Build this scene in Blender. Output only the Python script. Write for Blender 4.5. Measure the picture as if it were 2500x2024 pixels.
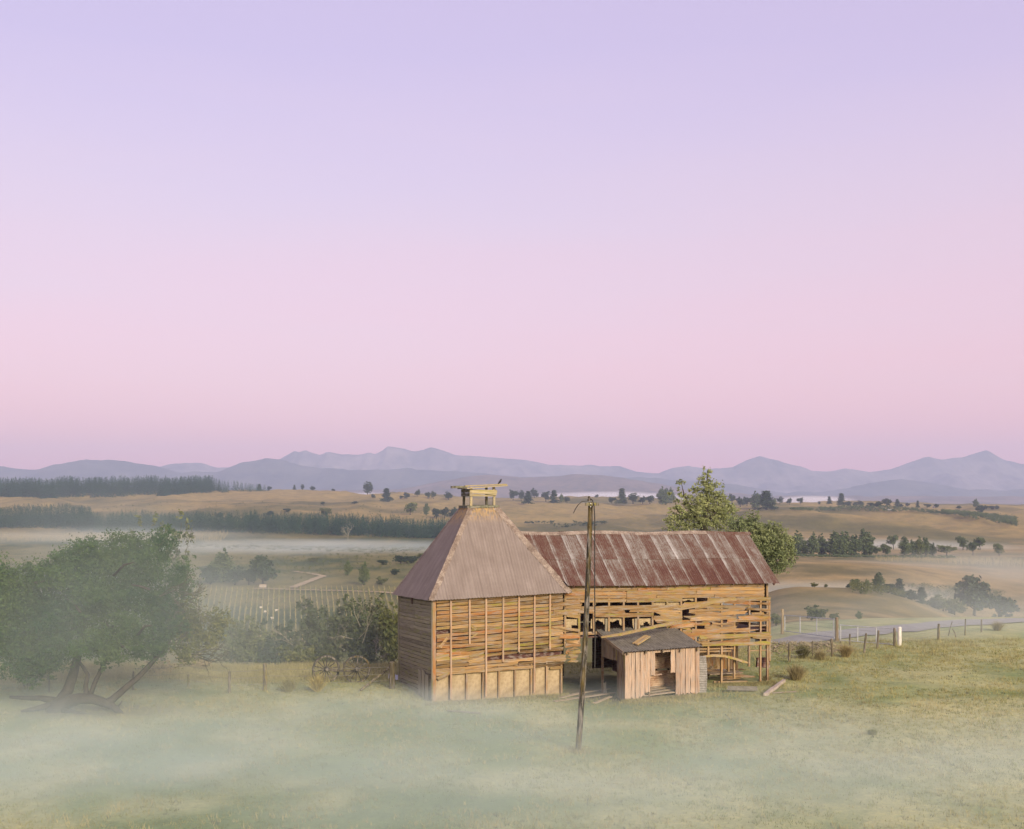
import bpy, math, random
import numpy as np
from mathutils import Vector, Matrix

random.seed(7)
RNG = np.random.default_rng(11)
for o in list(bpy.data.objects):
    bpy.data.objects.remove(o)
S = bpy.context.scene
COL = S.collection

# ------------------------------------------------------------------ camera
CAM_Z = 8.4                     # eye height above the ground at the kiln
F = 2750.0                      # focal length in pixels of a 2500 px wide picture
HOR = 1215.0                    # row of the eye level in that picture
cam = bpy.data.cameras.new('camera')
cam.sensor_width = 36.0
cam.lens = 36.0 * F / 2500.0
cam.shift_y = (HOR - 1012.0) / 2500.0
cam.clip_start = 0.1
cam.clip_end = 60000.0
camo = bpy.data.objects.new('camera', cam)
COL.objects.link(camo)
camo.location = (0, 0, CAM_Z)
camo.rotation_euler = (math.radians(90), 0, 0)
S.camera = camo

# ------------------------------------------------------------------ world and sun
SUN_EL, SUN_AZ = 24.0, 152.0     # degrees; azimuth clockwise from the view direction (+Y)
def lin(r, g, b):
    def f(c):
        c /= 255.0
        return c / 12.92 if c <= 0.04045 else ((c + 0.055) / 1.055) ** 2.4
    return (f(r), f(g), f(b), 1.0)

world = bpy.data.worlds.new('World')
S.world = world
world.use_nodes = True
nt = world.node_tree
nt.nodes.clear()
wo = nt.nodes.new('ShaderNodeOutputWorld')
sky = nt.nodes.new('ShaderNodeTexSky')
sky.sky_type = 'NISHITA'
sky.sun_disc = False
sky.sun_elevation = math.radians(SUN_EL)
sky.sun_rotation = math.radians(SUN_AZ)
sky.air_density = 1.0
sky.dust_density = 2.0
bg1 = nt.nodes.new('ShaderNodeBackground')
bg1.inputs['Strength'].default_value = 0.05
nt.links.new(sky.outputs['Color'], bg1.inputs['Color'])
tc = nt.nodes.new('ShaderNodeTexCoord')
sp = nt.nodes.new('ShaderNodeSeparateXYZ')
nt.links.new(tc.outputs['Generated'], sp.inputs[0])
rp = nt.nodes.new('ShaderNodeValToRGB')
cr = rp.color_ramp
cr.interpolation = 'B_SPLINE'
SKY = [(0.0, (246, 150, 168)), (0.05, (249, 158, 174)), (0.115, (239, 173, 183)), (0.215, (222, 186, 198)),
       (0.29, (213, 184, 206)), (0.37, (201, 177, 211)), (1.0, (188, 168, 207))]
cr.elements[0].position = SKY[0][0]; cr.elements[0].color = lin(*SKY[0][1])
cr.elements[1].position = SKY[-1][0]; cr.elements[1].color = lin(*SKY[-1][1])
for p_, c_ in SKY[1:-1]:
    e = cr.elements.new(p_); e.color = lin(*c_)
wn_ = nt.nodes.new('ShaderNodeTexNoise')         # faint high veils of thin cloud
wn_.inputs['Scale'].default_value = 1.6
wn_.inputs['Detail'].default_value = 3.0
wmap = nt.nodes.new('ShaderNodeMapping')
wmap.inputs['Scale'].default_value = (1.0, 1.0, 7.0)
nt.links.new(tc.outputs['Generated'], wmap.inputs[0])
nt.links.new(wmap.outputs[0], wn_.inputs['Vector'])
wmr = nt.nodes.new('ShaderNodeMapRange')
wmr.inputs[1].default_value = 0.3; wmr.inputs[2].default_value = 0.7
wmr.inputs[3].default_value = -0.02; wmr.inputs[4].default_value = 0.02
nt.links.new(wn_.outputs[0], wmr.inputs[0])
wad = nt.nodes.new('ShaderNodeMath'); wad.operation = 'ADD'
nt.links.new(sp.outputs['Z'], wad.inputs[0]); nt.links.new(wmr.outputs[0], wad.inputs[1])
nt.links.new(wad.outputs[0], rp.inputs['Fac'])
bg2 = nt.nodes.new('ShaderNodeBackground')
bg2.inputs['Strength'].default_value = 0.85
nt.links.new(rp.outputs['Color'], bg2.inputs['Color'])
ad = nt.nodes.new('ShaderNodeAddShader')
nt.links.new(bg1.outputs[0], ad.inputs[0]); nt.links.new(bg2.outputs[0], ad.inputs[1])
nt.links.new(ad.outputs[0], wo.inputs['Surface'])

sl = bpy.data.lights.new('sun', 'SUN')
sl.energy = 4.7
sl.angle = math.radians(18)
sl.color = (1.0, 0.86, 0.62)
so = bpy.data.objects.new('sun', sl)
COL.objects.link(so)
a_, e_ = math.radians(SUN_AZ), math.radians(SUN_EL)
to_sun = Vector((math.sin(a_) * math.cos(e_), math.cos(a_) * math.cos(e_), math.sin(e_)))
so.rotation_euler = to_sun.to_track_quat('Z', 'Y').to_euler()
so.location = (0, -30, 60)

S.view_settings.view_transform = 'Standard'
S.view_settings.look = 'None'
S.view_settings.exposure = 0.2
S.view_settings.gamma = 1.0
S.view_settings.use_curve_mapping = False
S.render.engine = 'CYCLES'
S.cycles.use_denoising = True
S.cycles.max_bounces = 6
S.cycles.diffuse_bounces = 3
S.cycles.glossy_bounces = 2
S.cycles.volume_bounces = 1
S.cycles.transparent_max_bounces = 40
S.cycles.sample_clamp_indirect = 8.0

# ------------------------------------------------------------------ helpers
def tag(o, label=None, cat=None, group=None, kind=None):
    if label: o['label'] = label
    if cat: o['category'] = cat
    if group: o['group'] = group
    if kind: o['kind'] = kind
    return o

def thing(name, label, cat, loc=(0, 0, 0), group=None, rz=0.0, scale=1.0):
    o = bpy.data.objects.new(name, None)
    o.empty_display_size = 0.3
    COL.objects.link(o)
    o.location = loc
    o.rotation_euler = (0, 0, rz)
    o.scale = (scale, scale, scale)
    return tag(o, label, cat, group)

def make_mesh(name, verts, faces, mat=None, smooth=False):
    me = bpy.data.meshes.new(name)
    if isinstance(verts, np.ndarray) and isinstance(faces, np.ndarray):
        nv, nf, k = len(verts), len(faces), faces.shape[1]
        me.vertices.add(nv)
        me.vertices.foreach_set('co', verts.astype(np.float32).ravel())
        me.loops.add(nf * k)
        me.loops.foreach_set('vertex_index', faces.astype(np.int32).ravel())
        me.polygons.add(nf)
        me.polygons.foreach_set('loop_start', np.arange(0, nf * k, k, dtype=np.int32))
        me.polygons.foreach_set('loop_total', np.full(nf, k, dtype=np.int32))
        me.update(calc_edges=True)
    else:
        me.from_pydata([tuple(v) for v in verts], [], faces)
        me.update()
    if smooth:
        me.polygons.foreach_set('use_smooth', np.ones(len(me.polygons), dtype=bool))
    if mat: me.materials.append(mat)
    return me

def add(name, me, parent=None, loc=(0, 0, 0), rot=None):
    o = bpy.data.objects.new(name, me)
    COL.objects.link(o)
    if parent is not None:
        o.parent = parent
    o.location = loc
    if rot is not None:
        o.rotation_euler = rot.to_euler() if hasattr(rot, 'to_euler') else rot
    return o

def obj(name, verts, faces, mat, parent=None, loc=(0, 0, 0), rot=None, smooth=False):
    return add(name, make_mesh(name, verts, faces, mat, smooth), parent, loc, rot)

def pix(px, py, Y):
    return Vector(((px - 1250.0) / F * Y, Y, CAM_Z - (py - HOR) / F * Y))

def box_faces(b=0):
    return [(b, b+1, b+3, b+2), (b+4, b+6, b+7, b+5), (b, b+4, b+5, b+1), (b+2, b+3, b+7, b+6), (b, b+2, b+6, b+4), (b+1, b+5, b+7, b+3)]

def tube(points, radii, n=6, cap=True):
    """round limb through points"""
    P = [Vector(p) for p in points]
    V, Fc = [], []
    up = Vector((0.13, 0.21, 0.97))
    for i, p in enumerate(P):
        t = (P[min(i+1, len(P)-1)] - P[max(i-1, 0)])
        t = t.normalized() if t.length > 1e-9 else Vector((0, 0, 1))
        a = t.cross(up)
        if a.length < 0.05: a = t.cross(Vector((1, 0, 0)))
        a.normalize(); b = t.cross(a)
        for k in range(n):
            w = 2 * math.pi * k / n
            V.append(p + (a * math.cos(w) + b * math.sin(w)) * radii[i])
    for i in range(len(P)-1):
        for k in range(n):
            k2 = (k+1) % n
            Fc.append((i*n+k, i*n+k2, (i+1)*n+k2, (i+1)*n+k))
    if cap:
        Fc.append(tuple(range(n-1, -1, -1)))
        Fc.append(tuple((len(P)-1)*n + k for k in range(n)))
    return V, Fc

class MB:
    """collects pieces of one mesh"""
    def __init__(self): self.v, self.f = [], []
    def add(self, V, Fc):
        b = len(self.v); self.v += [Vector(x) for x in V]
        self.f += [tuple(i + b for i in f) for f in Fc]
        return self
    def tube(self, pts, radii, n=6): return self.add(*tube(pts, radii, n))
    def beam(self, p0, p1, w, h, up=(0, 0, 1)):
        p0, p1 = Vector(p0), Vector(p1)
        x = (p1 - p0).normalized(); y = Vector(up).cross(x)
        if y.length < 1e-4: y = Vector((1, 0, 0)).cross(x)
        y.normalize(); z = x.cross(y)
        V = []
        for p in (p0, p1):
            for sy in (-1, 1):
                for sz in (-1, 1):
                    V.append(p + y * sy * w/2 + z * sz * h/2)
        return self.add(V, box_faces())
    def build(self, name, mat, parent=None, smooth=False, origin=None):
        org = Vector(origin) if origin is not None else Vector((0, 0, 0))
        base = parent.matrix_basis.translation if parent is not None else Vector((0, 0, 0))
        # vertices are given in world space; the parent is only translated
        loc = org - base if origin is not None else -base
        return obj(name, [v - org for v in self.v], self.f, mat, parent, loc, smooth=smooth)

# value noise on arrays
_T = RNG.random((256, 256))
def vnoise(x, y, seed=0):
    x = np.asarray(x, float) + seed * 17.37; y = np.asarray(y, float) + seed * 9.73
    xi, yi = np.floor(x).astype(int), np.floor(y).astype(int)
    fx, fy = x - xi, y - yi
    fx = fx*fx*(3-2*fx); fy = fy*fy*(3-2*fy)
    g = lambda a, b: _T[a & 255, b & 255]
    return (g(xi, yi)*(1-fx)+g(xi+1, yi)*fx)*(1-fy) + (g(xi, yi+1)*(1-fx)+g(xi+1, yi+1)*fx)*fy
def fbm(x, y, oct=4, seed=0):
    s, a, t = 0.0, 1.0, 0.0
    x = np.asarray(x, float); y = np.asarray(y, float)
    for i in range(oct):
        s = s + a * vnoise(x * 2**i, y * 2**i, seed + i); t += a; a *= 0.5
    return s / t
def sstep(a, b, x):
    t = np.clip((np.asarray(x, float) - a) / (b - a), 0, 1)
    return t*t*(3-2*t)

# ------------------------------------------------------------------ node materials
class NM:
    def __init__(self, name):
        self.m = bpy.data.materials.new(name); self.m.use_nodes = True
        self.t = self.m.node_tree; self.t.nodes.clear()
        self.out = self.t.nodes.new('ShaderNodeOutputMaterial')
    def n(self, typ, **kw):
        nd = self.t.nodes.new(typ)
        for k, v in kw.items(): setattr(nd, k, v)
        return nd
    def l(self, a, b): self.t.links.new(a, b)
    def val(self, sock, v):
        if hasattr(v, 'is_linked') or isinstance(v, bpy.types.NodeSocket): self.l(v, sock)
        else: sock.default_value = v
    def coord(self, which='Object', scale=(1, 1, 1), loc=None):
        c = self.n('ShaderNodeTexCoord'); m = self.n('ShaderNodeMapping')
        m.inputs['Scale'].default_value = scale
        self.l(c.outputs[which], m.inputs[0])
        if loc is not None: self.l(loc, m.inputs['Location'])
        return m.outputs[0]
    def noise(self, vec, scale, detail=4.0, rough=0.55):
        nd = self.n('ShaderNodeTexNoise')
        nd.inputs['Scale'].default_value = scale; nd.inputs['Detail'].default_value = detail
        nd.inputs['Roughness'].default_value = rough
        self.l(vec, nd.inputs['Vector'])
        return nd.outputs[0]
    def ramp(self, fac, stops, interp='LINEAR'):
        r = self.n('ShaderNodeValToRGB'); r.color_ramp.interpolation = interp
        r.color_ramp.elements[0].position = stops[0][0]; r.color_ramp.elements[0].color = (*stops[0][1][:3], 1)
        r.color_ramp.elements[1].position = stops[-1][0]; r.color_ramp.elements[1].color = (*stops[-1][1][:3], 1)
        for p, c in stops[1:-1]:
            e = r.color_ramp.elements.new(p); e.color = (*c[:3], 1)
        self.l(fac, r.inputs[0]); return r.outputs[0]
    def mr(self, v, a, b, c=0.0, d=1.0):
        m = self.n('ShaderNodeMapRange'); self.l(v, m.inputs[0])
        for i, x in enumerate((a, b, c, d)): m.inputs[i+1].default_value = x
        return m.outputs[0]
    def math(self, op, a, b=None):
        m = self.n('ShaderNodeMath', operation=op); self.val(m.inputs[0], a)
        if b is not None: self.val(m.inputs[1], b)
        return m.outputs[0]
    def mix(self, fac, a, b, mode='MIX'):
        m = self.n('ShaderNodeMix', data_type='RGBA', blend_type=mode)
        self.val(m.inputs[0], fac)
        for s, v in ((m.inputs[6], a), (m.inputs[7], b)):
            if isinstance(v, bpy.types.NodeSocket): self.l(v, s)
            else: s.default_value = (*v[:3], 1)
        return m.outputs[2]
    def rand(self):
        return self.n('ShaderNodeObjectInfo').outputs['Random']
    def finish(self, col, rough=0.85, bump=None, bstr=0.3, bdist=0.02, metal=0.0, spec=0.3, trans=None):
        b = self.n('ShaderNodeBsdfPrincipled')
        self.val(b.inputs['Base Color'], col if isinstance(col, bpy.types.NodeSocket) else (*col[:3], 1))
        self.val(b.inputs['Roughness'], rough)
        b.inputs['Metallic'].default_value = metal
        b.inputs['Specular IOR Level'].default_value = spec
        if bump is not None:
            bn = self.n('ShaderNodeBump'); bn.inputs['Strength'].default_value = bstr; bn.inputs['Distance'].default_value = bdist
            self.l(bump, bn.inputs['Height']); self.l(bn.outputs[0], b.inputs['Normal'])
        sh = b.outputs[0]
        if trans:
            t = self.n('ShaderNodeBsdfTranslucent'); self.val(t.inputs[0], col if isinstance(col, bpy.types.NodeSocket) else (*col[:3], 1))
            mx = self.n('ShaderNodeMixShader'); mx.inputs[0].default_value = trans
            self.l(sh, mx.inputs[1]); self.l(t.outputs[0], mx.inputs[2]); sh = mx.outputs[0]
        self.l(sh, self.out.inputs['Surface'])
        return self.m

def wood(name, base, dark, pale, moss=0.0, mosscol=(0.27, 0.235, 0.05), orange=None, grain=1.0, axis='x'):
    m = NM(name)
    r = m.rand()
    off = m.n('ShaderNodeCombineXYZ')
    m.l(m.math('MULTIPLY', r, 37.0), off.inputs[0]); m.l(m.math('MULTIPLY', r, 91.0), off.inputs[1])
    sw = (lambda a, b, c: (a, b, c)) if axis == 'x' else (lambda a, b, c: (c, b, a))
    v = m.coord('Object', sw(0.30, 14, 14), off.outputs[0])
    v2 = m.coord('Object', sw(0.45, 2.2, 2.2), off.outputs[0])
    g = m.noise(v, 3.2 * grain, 6, 0.65)
    g2 = m.noise(v2, 2.0, 4, 0.6)
    col = m.ramp(g, [(0.30, dark), (0.42, tuple((a+b)*.5 for a, b in zip(base, dark))), (0.48, base), (0.55, base), (0.68, pale)])
    # one board differs from the next
    tint = m.ramp(r, [(0.0, (0.52, 0.50, 0.50)), (0.3, (1.0, 1.0, 1.0)), (0.55, (0.76, 0.73, 0.72)), (0.8, (1.22, 1.18, 1.12)), (1.0, (0.85, 0.88, 0.90))])
    col = m.mix(1.0, col, tint, 'MULTIPLY')
    if orange:
        rr = m.math('FRACT', m.math('MULTIPLY', r, 13.7))
        fac = m.math('MULTIPLY', m.mr(rr, 0.62, 0.8), m.mr(g2, 0.36, 0.6))
        col = m.mix(fac, col, orange)
    grey = m.mr(m.noise(v2, 5.5, 3), 0.46, 0.66, 0.0, 0.65)
    col = m.mix(grey, col, (0.30, 0.265, 0.235))
    if moss > 0:
        rm = m.math('FRACT', m.math('MULTIPLY', r, 7.31))
        mk = m.math('MULTIPLY', m.mr(m.noise(m.coord('Object', sw(0.8, 5, 5), off.outputs[0]), 1.7, 5, 0.7), 0.50, 0.62), m.mr(rm, 1.0 - moss, 1.0 - moss * 0.4, 0.12, 1.0))
        col = m.mix(mk, col, mosscol)
        lk = m.mr(m.noise(m.coord('Object', (1, 1, 1), off.outputs[0]), 26.0, 3), 0.66, 0.72, 0, 0.7)
        col = m.mix(lk, col, (0.50, 0.47, 0.38))
    return m.finish(col, 0.9, g, 0.55, 0.012, spec=0.15)

M = {}
M['board'] = wood('weatherboard', (0.38, 0.236, 0.105), (0.125, 0.068, 0.034), (0.58, 0.42, 0.25), 0.38, orange=(0.36, 0.155, 0.055))
M['board_moss'] = wood('mossy_weatherboard', (0.34, 0.22, 0.10), (0.12, 0.07, 0.035), (0.50, 0.37, 0.21), 0.85)
M['board_grey'] = wood('grey_weatherboard', (0.33, 0.29, 0.205), (0.18, 0.15, 0.105), (0.46, 0.42, 0.33), 0.45, mosscol=(0.27, 0.26, 0.12))
M['batten'] = wood('batten_wood', (0.47, 0.31, 0.20), (0.22, 0.13, 0.07), (0.58, 0.43, 0.31), 0.1)
M['stud'] = wood('stud_wood', (0.33, 0.215, 0.11), (0.15, 0.09, 0.045), (0.44, 0.31, 0.18), 0.2)
M['shed'] = wood('shed_board', (0.46, 0.325, 0.235), (0.16, 0.10, 0.065), (0.62, 0.48, 0.38), 0.0, grain=1.3)
M['shed_side'] = wood('shed_side_board', (0.30, 0.225, 0.15), (0.13, 0.09, 0.055), (0.42, 0.33, 0.24), 0.2)
M['beam'] = wood('mossy_beam', (0.40, 0.28, 0.13), (0.17, 0.11, 0.05), (0.52, 0.40, 0.24), 1.0)
M['vent'] = wood('vent_wood', (0.40, 0.33, 0.19), (0.17, 0.14, 0.07), (0.52, 0.45, 0.30), 0.8)
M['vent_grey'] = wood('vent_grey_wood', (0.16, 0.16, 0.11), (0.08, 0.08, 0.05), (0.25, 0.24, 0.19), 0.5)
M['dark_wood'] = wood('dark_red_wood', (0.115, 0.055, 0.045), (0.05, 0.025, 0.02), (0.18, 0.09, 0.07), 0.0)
M['post'] = wood('post_wood', (0.115, 0.10, 0.072), (0.05, 0.045, 0.032), (0.20, 0.18, 0.14), 0.4, axis='z')
M['gatepost'] = wood('gatepost_wood', (0.34, 0.25, 0.13), (0.15, 0.11, 0.06), (0.44, 0.36, 0.23), 0.4, axis='z')
M['pole'] = wood('pole_wood', (0.042, 0.038, 0.028), (0.022, 0.02, 0.015), (0.075, 0.066, 0.046), 0.25, mosscol=(0.14, 0.10, 0.03), axis='z')
M['debris'] = wood('debris_wood', (0.36, 0.28, 0.19), (0.16, 0.12, 0.08), (0.48, 0.40, 0.30), 0.1)
M['bleached'] = wood('bleached_wood', (0.52, 0.45, 0.38), (0.28, 0.23, 0.18), (0.66, 0.6, 0.54), 0.0)

def simple(name, c1, c2, scale=3.0, rough=0.85, bump=0.3, which='Object', bdist=0.02, spec=0.2, metal=0.0):
    m = NM(name)
    v = m.coord(which)
    n1 = m.noise(v, scale, 5, 0.6); n2 = m.noise(v, scale * 6.3, 3, 0.6)
    f = m.math('ADD', m.math('MULTIPLY', n1, 0.65), m.math('MULTIPLY', n2, 0.35))
    return m.finish(m.ramp(f, [(0.36, c1), (0.64, c2)]), rough, f, bump, bdist, spec=spec, metal=metal)

M['plaster'] = simple('old_plaster', (0.25, 0.18, 0.10), (0.50, 0.395, 0.25), 1.3, bump=.6)
M['scrim'] = simple('torn_scrim', (0.30, 0.22, 0.12), (0.46, 0.37, 0.23), 4.0)
M['steel'] = simple('galvanised_steel', (0.34, 0.35, 0.36), (0.48, 0.49, 0.5), 5.0, 0.5, 0.1, spec=0.4)
M['wire'] = simple('fence_wire', (0.16, 0.15, 0.13), (0.26, 0.25, 0.23), 5.0, 0.6)
M['cable'] = simple('black_cable', (0.03, 0.028, 0.025), (0.06, 0.055, 0.05), 5.0, 0.7)
M['white_paint'] = simple('worn_white_paint', (0.55, 0.52, 0.46), (0.78, 0.75, 0.69), 3.0)
M['bark'] = simple('tree_bark', (0.030, 0.024, 0.020), (0.085, 0.072, 0.058), 5.0, bump=0.7, bdist=0.04)
M['pale_bark'] = simple('dead_branch_bark', (0.20, 0.18, 0.13), (0.34, 0.31, 0.24), 5.0)
M['twig'] = simple('grey_twig', (0.06, 0.058, 0.042), (0.14, 0.13, 0.095), 4.0)
M['earth'] = simple('trodden_earth', (0.085, 0.07, 0.055), (0.16, 0.135, 0.105), 1.2, bump=0.6, bdist=0.05)
M['stone'] = simple('field_stone', (0.13, 0.11, 0.07), (0.32, 0.27, 0.18), 4.0, bump=0.5)
M['road'] = simple('gravel_road', (0.22, 0.215, 0.20), (0.33, 0.32, 0.29), 2.0, bump=0.5)
M['track'] = simple('pale_track', (0.27, 0.215, 0.12), (0.40, 0.32, 0.19), 0.2)
M['feather'] = simple('dark_feathers', (0.02, 0.02, 0.022), (0.05, 0.045, 0.045), 30.0, 0.6)
M['fleece'] = simple('sheep_fleece', (0.62, 0.53, 0.42), (0.78, 0.70, 0.58), 12.0, bump=0.6)
M['sheep_face'] = simple('sheep_face', (0.3, 0.25, 0.2), (0.45, 0.38, 0.31), 12.0)
M['insulator'] = simple('porcelain', (0.55, 0.53, 0.5), (0.7, 0.68, 0.65), 8.0, 0.25, 0.05)

def roof_rust():
    m = NM('rusted_roof_iron'); r = m.rand()
    off = m.n('ShaderNodeCombineXYZ')
    m.l(m.math('MULTIPLY', r, 53.0), off.inputs[0]); m.l(m.math('MULTIPLY', r, 29.0), off.inputs[1])
    st = m.noise(m.coord('Object', (24, 0.7, 1), off.outputs[0]), 1.0, 6, 0.7)       # streaks that run down the sheet
    fi = m.noise(m.coord('Object', (9, 5, 1), off.outputs[0]), 1.6, 6, 0.75)
    bl = m.noise(m.coord('Object', (1.3, 1.0, 1), off.outputs[0]), 1.4, 4, 0.6)
    sx = m.n('ShaderNodeSeparateXYZ'); c = m.n('ShaderNodeTexCoord'); m.l(c.outputs['Object'], sx.inputs[0])
    # lap along the left edge and under the sheet above: zinc still bright
    lap = m.mr(sx.outputs[0], 0.02, 0.24, 1.0, 0.0)
    top = m.mr(sx.outputs[1], 1.05, 1.65, 0.0, 1.0)
    f = m.math('ADD', m.math('MULTIPLY', st, 0.45), m.math('ADD', m.math('MULTIPLY', fi, 0.35), m.math('MULTIPLY', bl, 0.30)))
    f = m.math('ADD', f, m.math('ADD', m.math('MULTIPLY', m.math('MULTIPLY', lap, m.mr(st, 0.35, 0.6, 0.3, 1.0)), 0.19), m.math('MULTIPLY', top, 0.06)))
    f = m.math('ADD', f, m.mr(r, 0, 1, -0.05, 0.06))
    col = m.ramp(f, [(0.42, (0.060, 0.022, 0.015)), (0.54, (0.098, 0.044, 0.030)), (0.61, (0.125, 0.080, 0.060)), (0.70, (0.20, 0.175, 0.152)), (0.80, (0.30, 0.28, 0.26)), (0.90, (0.42, 0.40, 0.38))])
    sp2 = m.mr(m.noise(m.coord('Object', (1, 1, 1), off.outputs[0]), 34.0, 2), 0.70, 0.75, 0, 0.7)
    col = m.mix(sp2, col, (0.50, 0.46, 0.40))
    return m.finish(col, 0.75, fi, 0.2, 0.01, spec=0.25)
M['rust'] = roof_rust()

def roof_kiln():
    m = NM('weathered_kiln_iron'); r = m.rand()
    off = m.n('ShaderNodeCombineXYZ'); m.l(m.math('MULTIPLY', r, 61.0), off.inputs[0])
    st = m.noise(m.coord('Object', (9, 0.4, 1), off.outputs[0]), 1.0, 5, 0.6)
    bl = m.noise(m.coord('Object', (1, 1, 1), off.outputs[0]), 1.3, 4)
    f = m.math('ADD', m.math('MULTIPLY', st, 0.5), m.math('MULTIPLY', bl, 0.5))
    col = m.ramp(f, [(0.34, (0.175, 0.140, 0.122)), (0.52, (0.215, 0.176, 0.156)), (0.68, (0.265, 0.222, 0.198))])
    sx = m.n('ShaderNodeSeparateXYZ'); c = m.n('ShaderNodeTexCoord'); m.l(c.outputs['Object'], sx.inputs[0])
    hi = m.math('MULTIPLY', m.mr(sx.outputs[1], 3.6, 4.5), m.mr(m.noise(m.coord('Object', (6, 2, 1)), 2.4, 4), 0.40, 0.58))
    col = m.mix(hi, col, (0.46, 0.30, 0.11))                                           # lichen below the vent
    lk = m.mr(m.noise(m.coord('Object', (1, 1, 1), off.outputs[0]), 28.0, 2), 0.69, 0.74, 0, 0.6)
    col = m.mix(lk, col, (0.52, 0.46, 0.38))
    return m.finish(col, 0.8, bl, 0.15, 0.01, spec=0.2)
M['kiln_iron'] = roof_kiln()
def flash():
    m = NM('lichened_flashing'); v = m.coord('Object')
    f = m.math('ADD', m.math('MULTIPLY', m.noise(v, 3.0, 4), 0.5), m.math('MULTIPLY', m.noise(v, 22.0, 3), 0.5))
    return m.finish(m.ramp(f, [(0.38, (0.13, 0.095, 0.075)), (0.5, (0.22, 0.17, 0.135)), (0.62, (0.34, 0.285, 0.235))]), 0.85, f, 0.4, 0.01)
M['flash'] = flash()
M['shed_iron'] = simple('dark_shed_iron', (0.095, 0.088, 0.072), (0.20, 0.185, 0.155), 2.5, 0.7, 0.1)
M['tank_iron'] = simple('dull_corrugated_iron', (0.17, 0.155, 0.14), (0.36, 0.34, 0.32), 2.2, 0.65, 0.1)
M['rust_sheet'] = simple('rusty_lining_iron', (0.26, 0.13, 0.07), (0.50, 0.38, 0.27), 2.2, 0.75, 0.1)

def leafmat(name, c1, c2, scale=0.8, trans=0.25):
    m = NM(name); c = m.n('ShaderNodeTexCoord')
    n1 = m.noise(c.outputs['Object'], scale, 3); n2 = m.noise(c.outputs['Object'], scale * 9, 2)
    f = m.math('ADD', m.math('MULTIPLY', n1, 0.55), m.math('MULTIPLY', n2, 0.45))
    col = m.ramp(f, [(0.36, c1), (0.62, c2)])
    t = m.ramp(m.rand(), [(0, (0.8, 0.84, 0.9)), (0.5, (1, 1, 1)), (1, (1.16, 1.08, 0.9))])
    return m.finish(m.mix(1.0, col, t, 'MULTIPLY'), 0.8, spec=0.15, trans=trans)
M['leaf_left'] = leafmat('willow_leaf', (0.024, 0.078, 0.038), (0.115, 0.175, 0.07), 0.35, .3)
M['leaf_ash'] = leafmat('pale_green_leaf', (0.18, 0.23, 0.105), (0.42, 0.44, 0.20), 0.35, 0.4)
M['leaf_dark'] = leafmat('evergreen_leaf', (0.026, 0.048, 0.030), (0.065, 0.095, 0.048), 0.25, 0.1)
M['leaf_mid'] = leafmat('scrub_leaf', (0.07, 0.10, 0.045), (0.19, 0.20, 0.085), 0.3)
M['leaf_valley'] = leafmat('valley_leaf', (0.07, 0.115, 0.055), (0.19, 0.225, 0.095), 0.15)
M['needle'] = leafmat('pine_needle', (0.014, 0.042, 0.032), (0.036, 0.080, 0.052), 0.05, 0.05)
M['straw'] = leafmat('dry_grass_blade', (0.27, 0.235, 0.095), (0.52, 0.46, 0.22), 0.6, 0.3)
M['grass'] = leafmat('short_grass_blade', (0.15, 0.185, 0.06), (0.36, 0.34, 0.14), 0.25, 0.3)
M['sedge'] = leafmat('tussock_blade', (0.20, 0.165, 0.08), (0.42, 0.34, 0.17), 1.2, 0.2)
M['reed'] = leafmat('grey_green_reed', (0.075, 0.085, 0.05), (0.17, 0.165, 0.10), 1.2, 0.2)

# ------------------------------------------------------------------ terrain
ROWS = [0, 40, 52, 58, 66, 80, 100, 130, 170, 220, 300, 420, 520, 650, 800, 900, 1000, 1150, 1300, 1500, 1750, 2000, 2300, 2800, 3500, 9000]
LEFT = [0, 0, 0, -.25, -1.6, -6, -12, -19, -25, -27, -27, -27, -27, -27, -27, -26.5, -25, -18, -10.5, -2, 9, 19, 10, -15, -30, -40]
MID  = [0, 0, 0, -.2, -1.2, -5, -11, -18, -24, -27, -27, -27, -27, -27, -27, -26.5, -25, -19, -12, -5, 2, 6.5, 2, -20, -35, -40]
R19  = [0, 0, 0, 0, -.05, -.5, -2.4, -5.4, -7.4, -8.6, -16.5, -15.5, -20, -25.5, -27, -24, -19, -12.5, -8, -4.5, -2.5, -2, -10, -25, -40, -40]
R21  = [0, 0, 0, .05, 0, -.1, -2.2, -6.2, -8.6, -9.6, -17, -16.5, -22, -26, -27, -24.5, -20, -12, -8, -5, -3.5, -3, -10, -25, -40, -40]
R24  = [0, 0, 0, .1, .15, 0, -2.2, -8, -14, -19, -23, -24, -25.5, -27, -27.5, -27, -25, -19, -14, -9, -5.5, -5, -12, -25, -40, -40]
COLS = [(-1500, LEFT), (700, LEFT), (1250, MID), (1620, MID), (1880, R19), (2150, R21), (2460, R24), (4000, R24)]
_gy = np.concatenate([np.linspace(0, 60, 40), np.geomspace(62, 9000, 260)])
_gx = np.linspace(-1500, 4000, 221)
_tab = np.array([np.interp(_gy, ROWS, z) for _, z in COLS])
_grid = np.empty((len(_gx), len(_gy)))
_cx = np.array([c for c, _ in COLS], float)
for j in range(len(_gy)):
    _grid[:, j] = np.interp(_gx, _cx, _tab[:, j])
def _smooth(a, k, ax):
    w = np.hanning(2*k+3)[1:-1]; w /= w.sum()
    pad = [(0, 0), (0, 0)]; pad[ax] = (k, k)
    b = np.pad(a, pad, mode='edge')
    return np.apply_along_axis(lambda r: np.convolve(r, w, 'valid'), ax, b)
_g2 = _smooth(_smooth(_grid, 4, 0), 5, 1)
_near = sstep(50, 75, _gy)[None, :]
_grid = _grid * (1 - _near) + _g2 * _near

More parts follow.
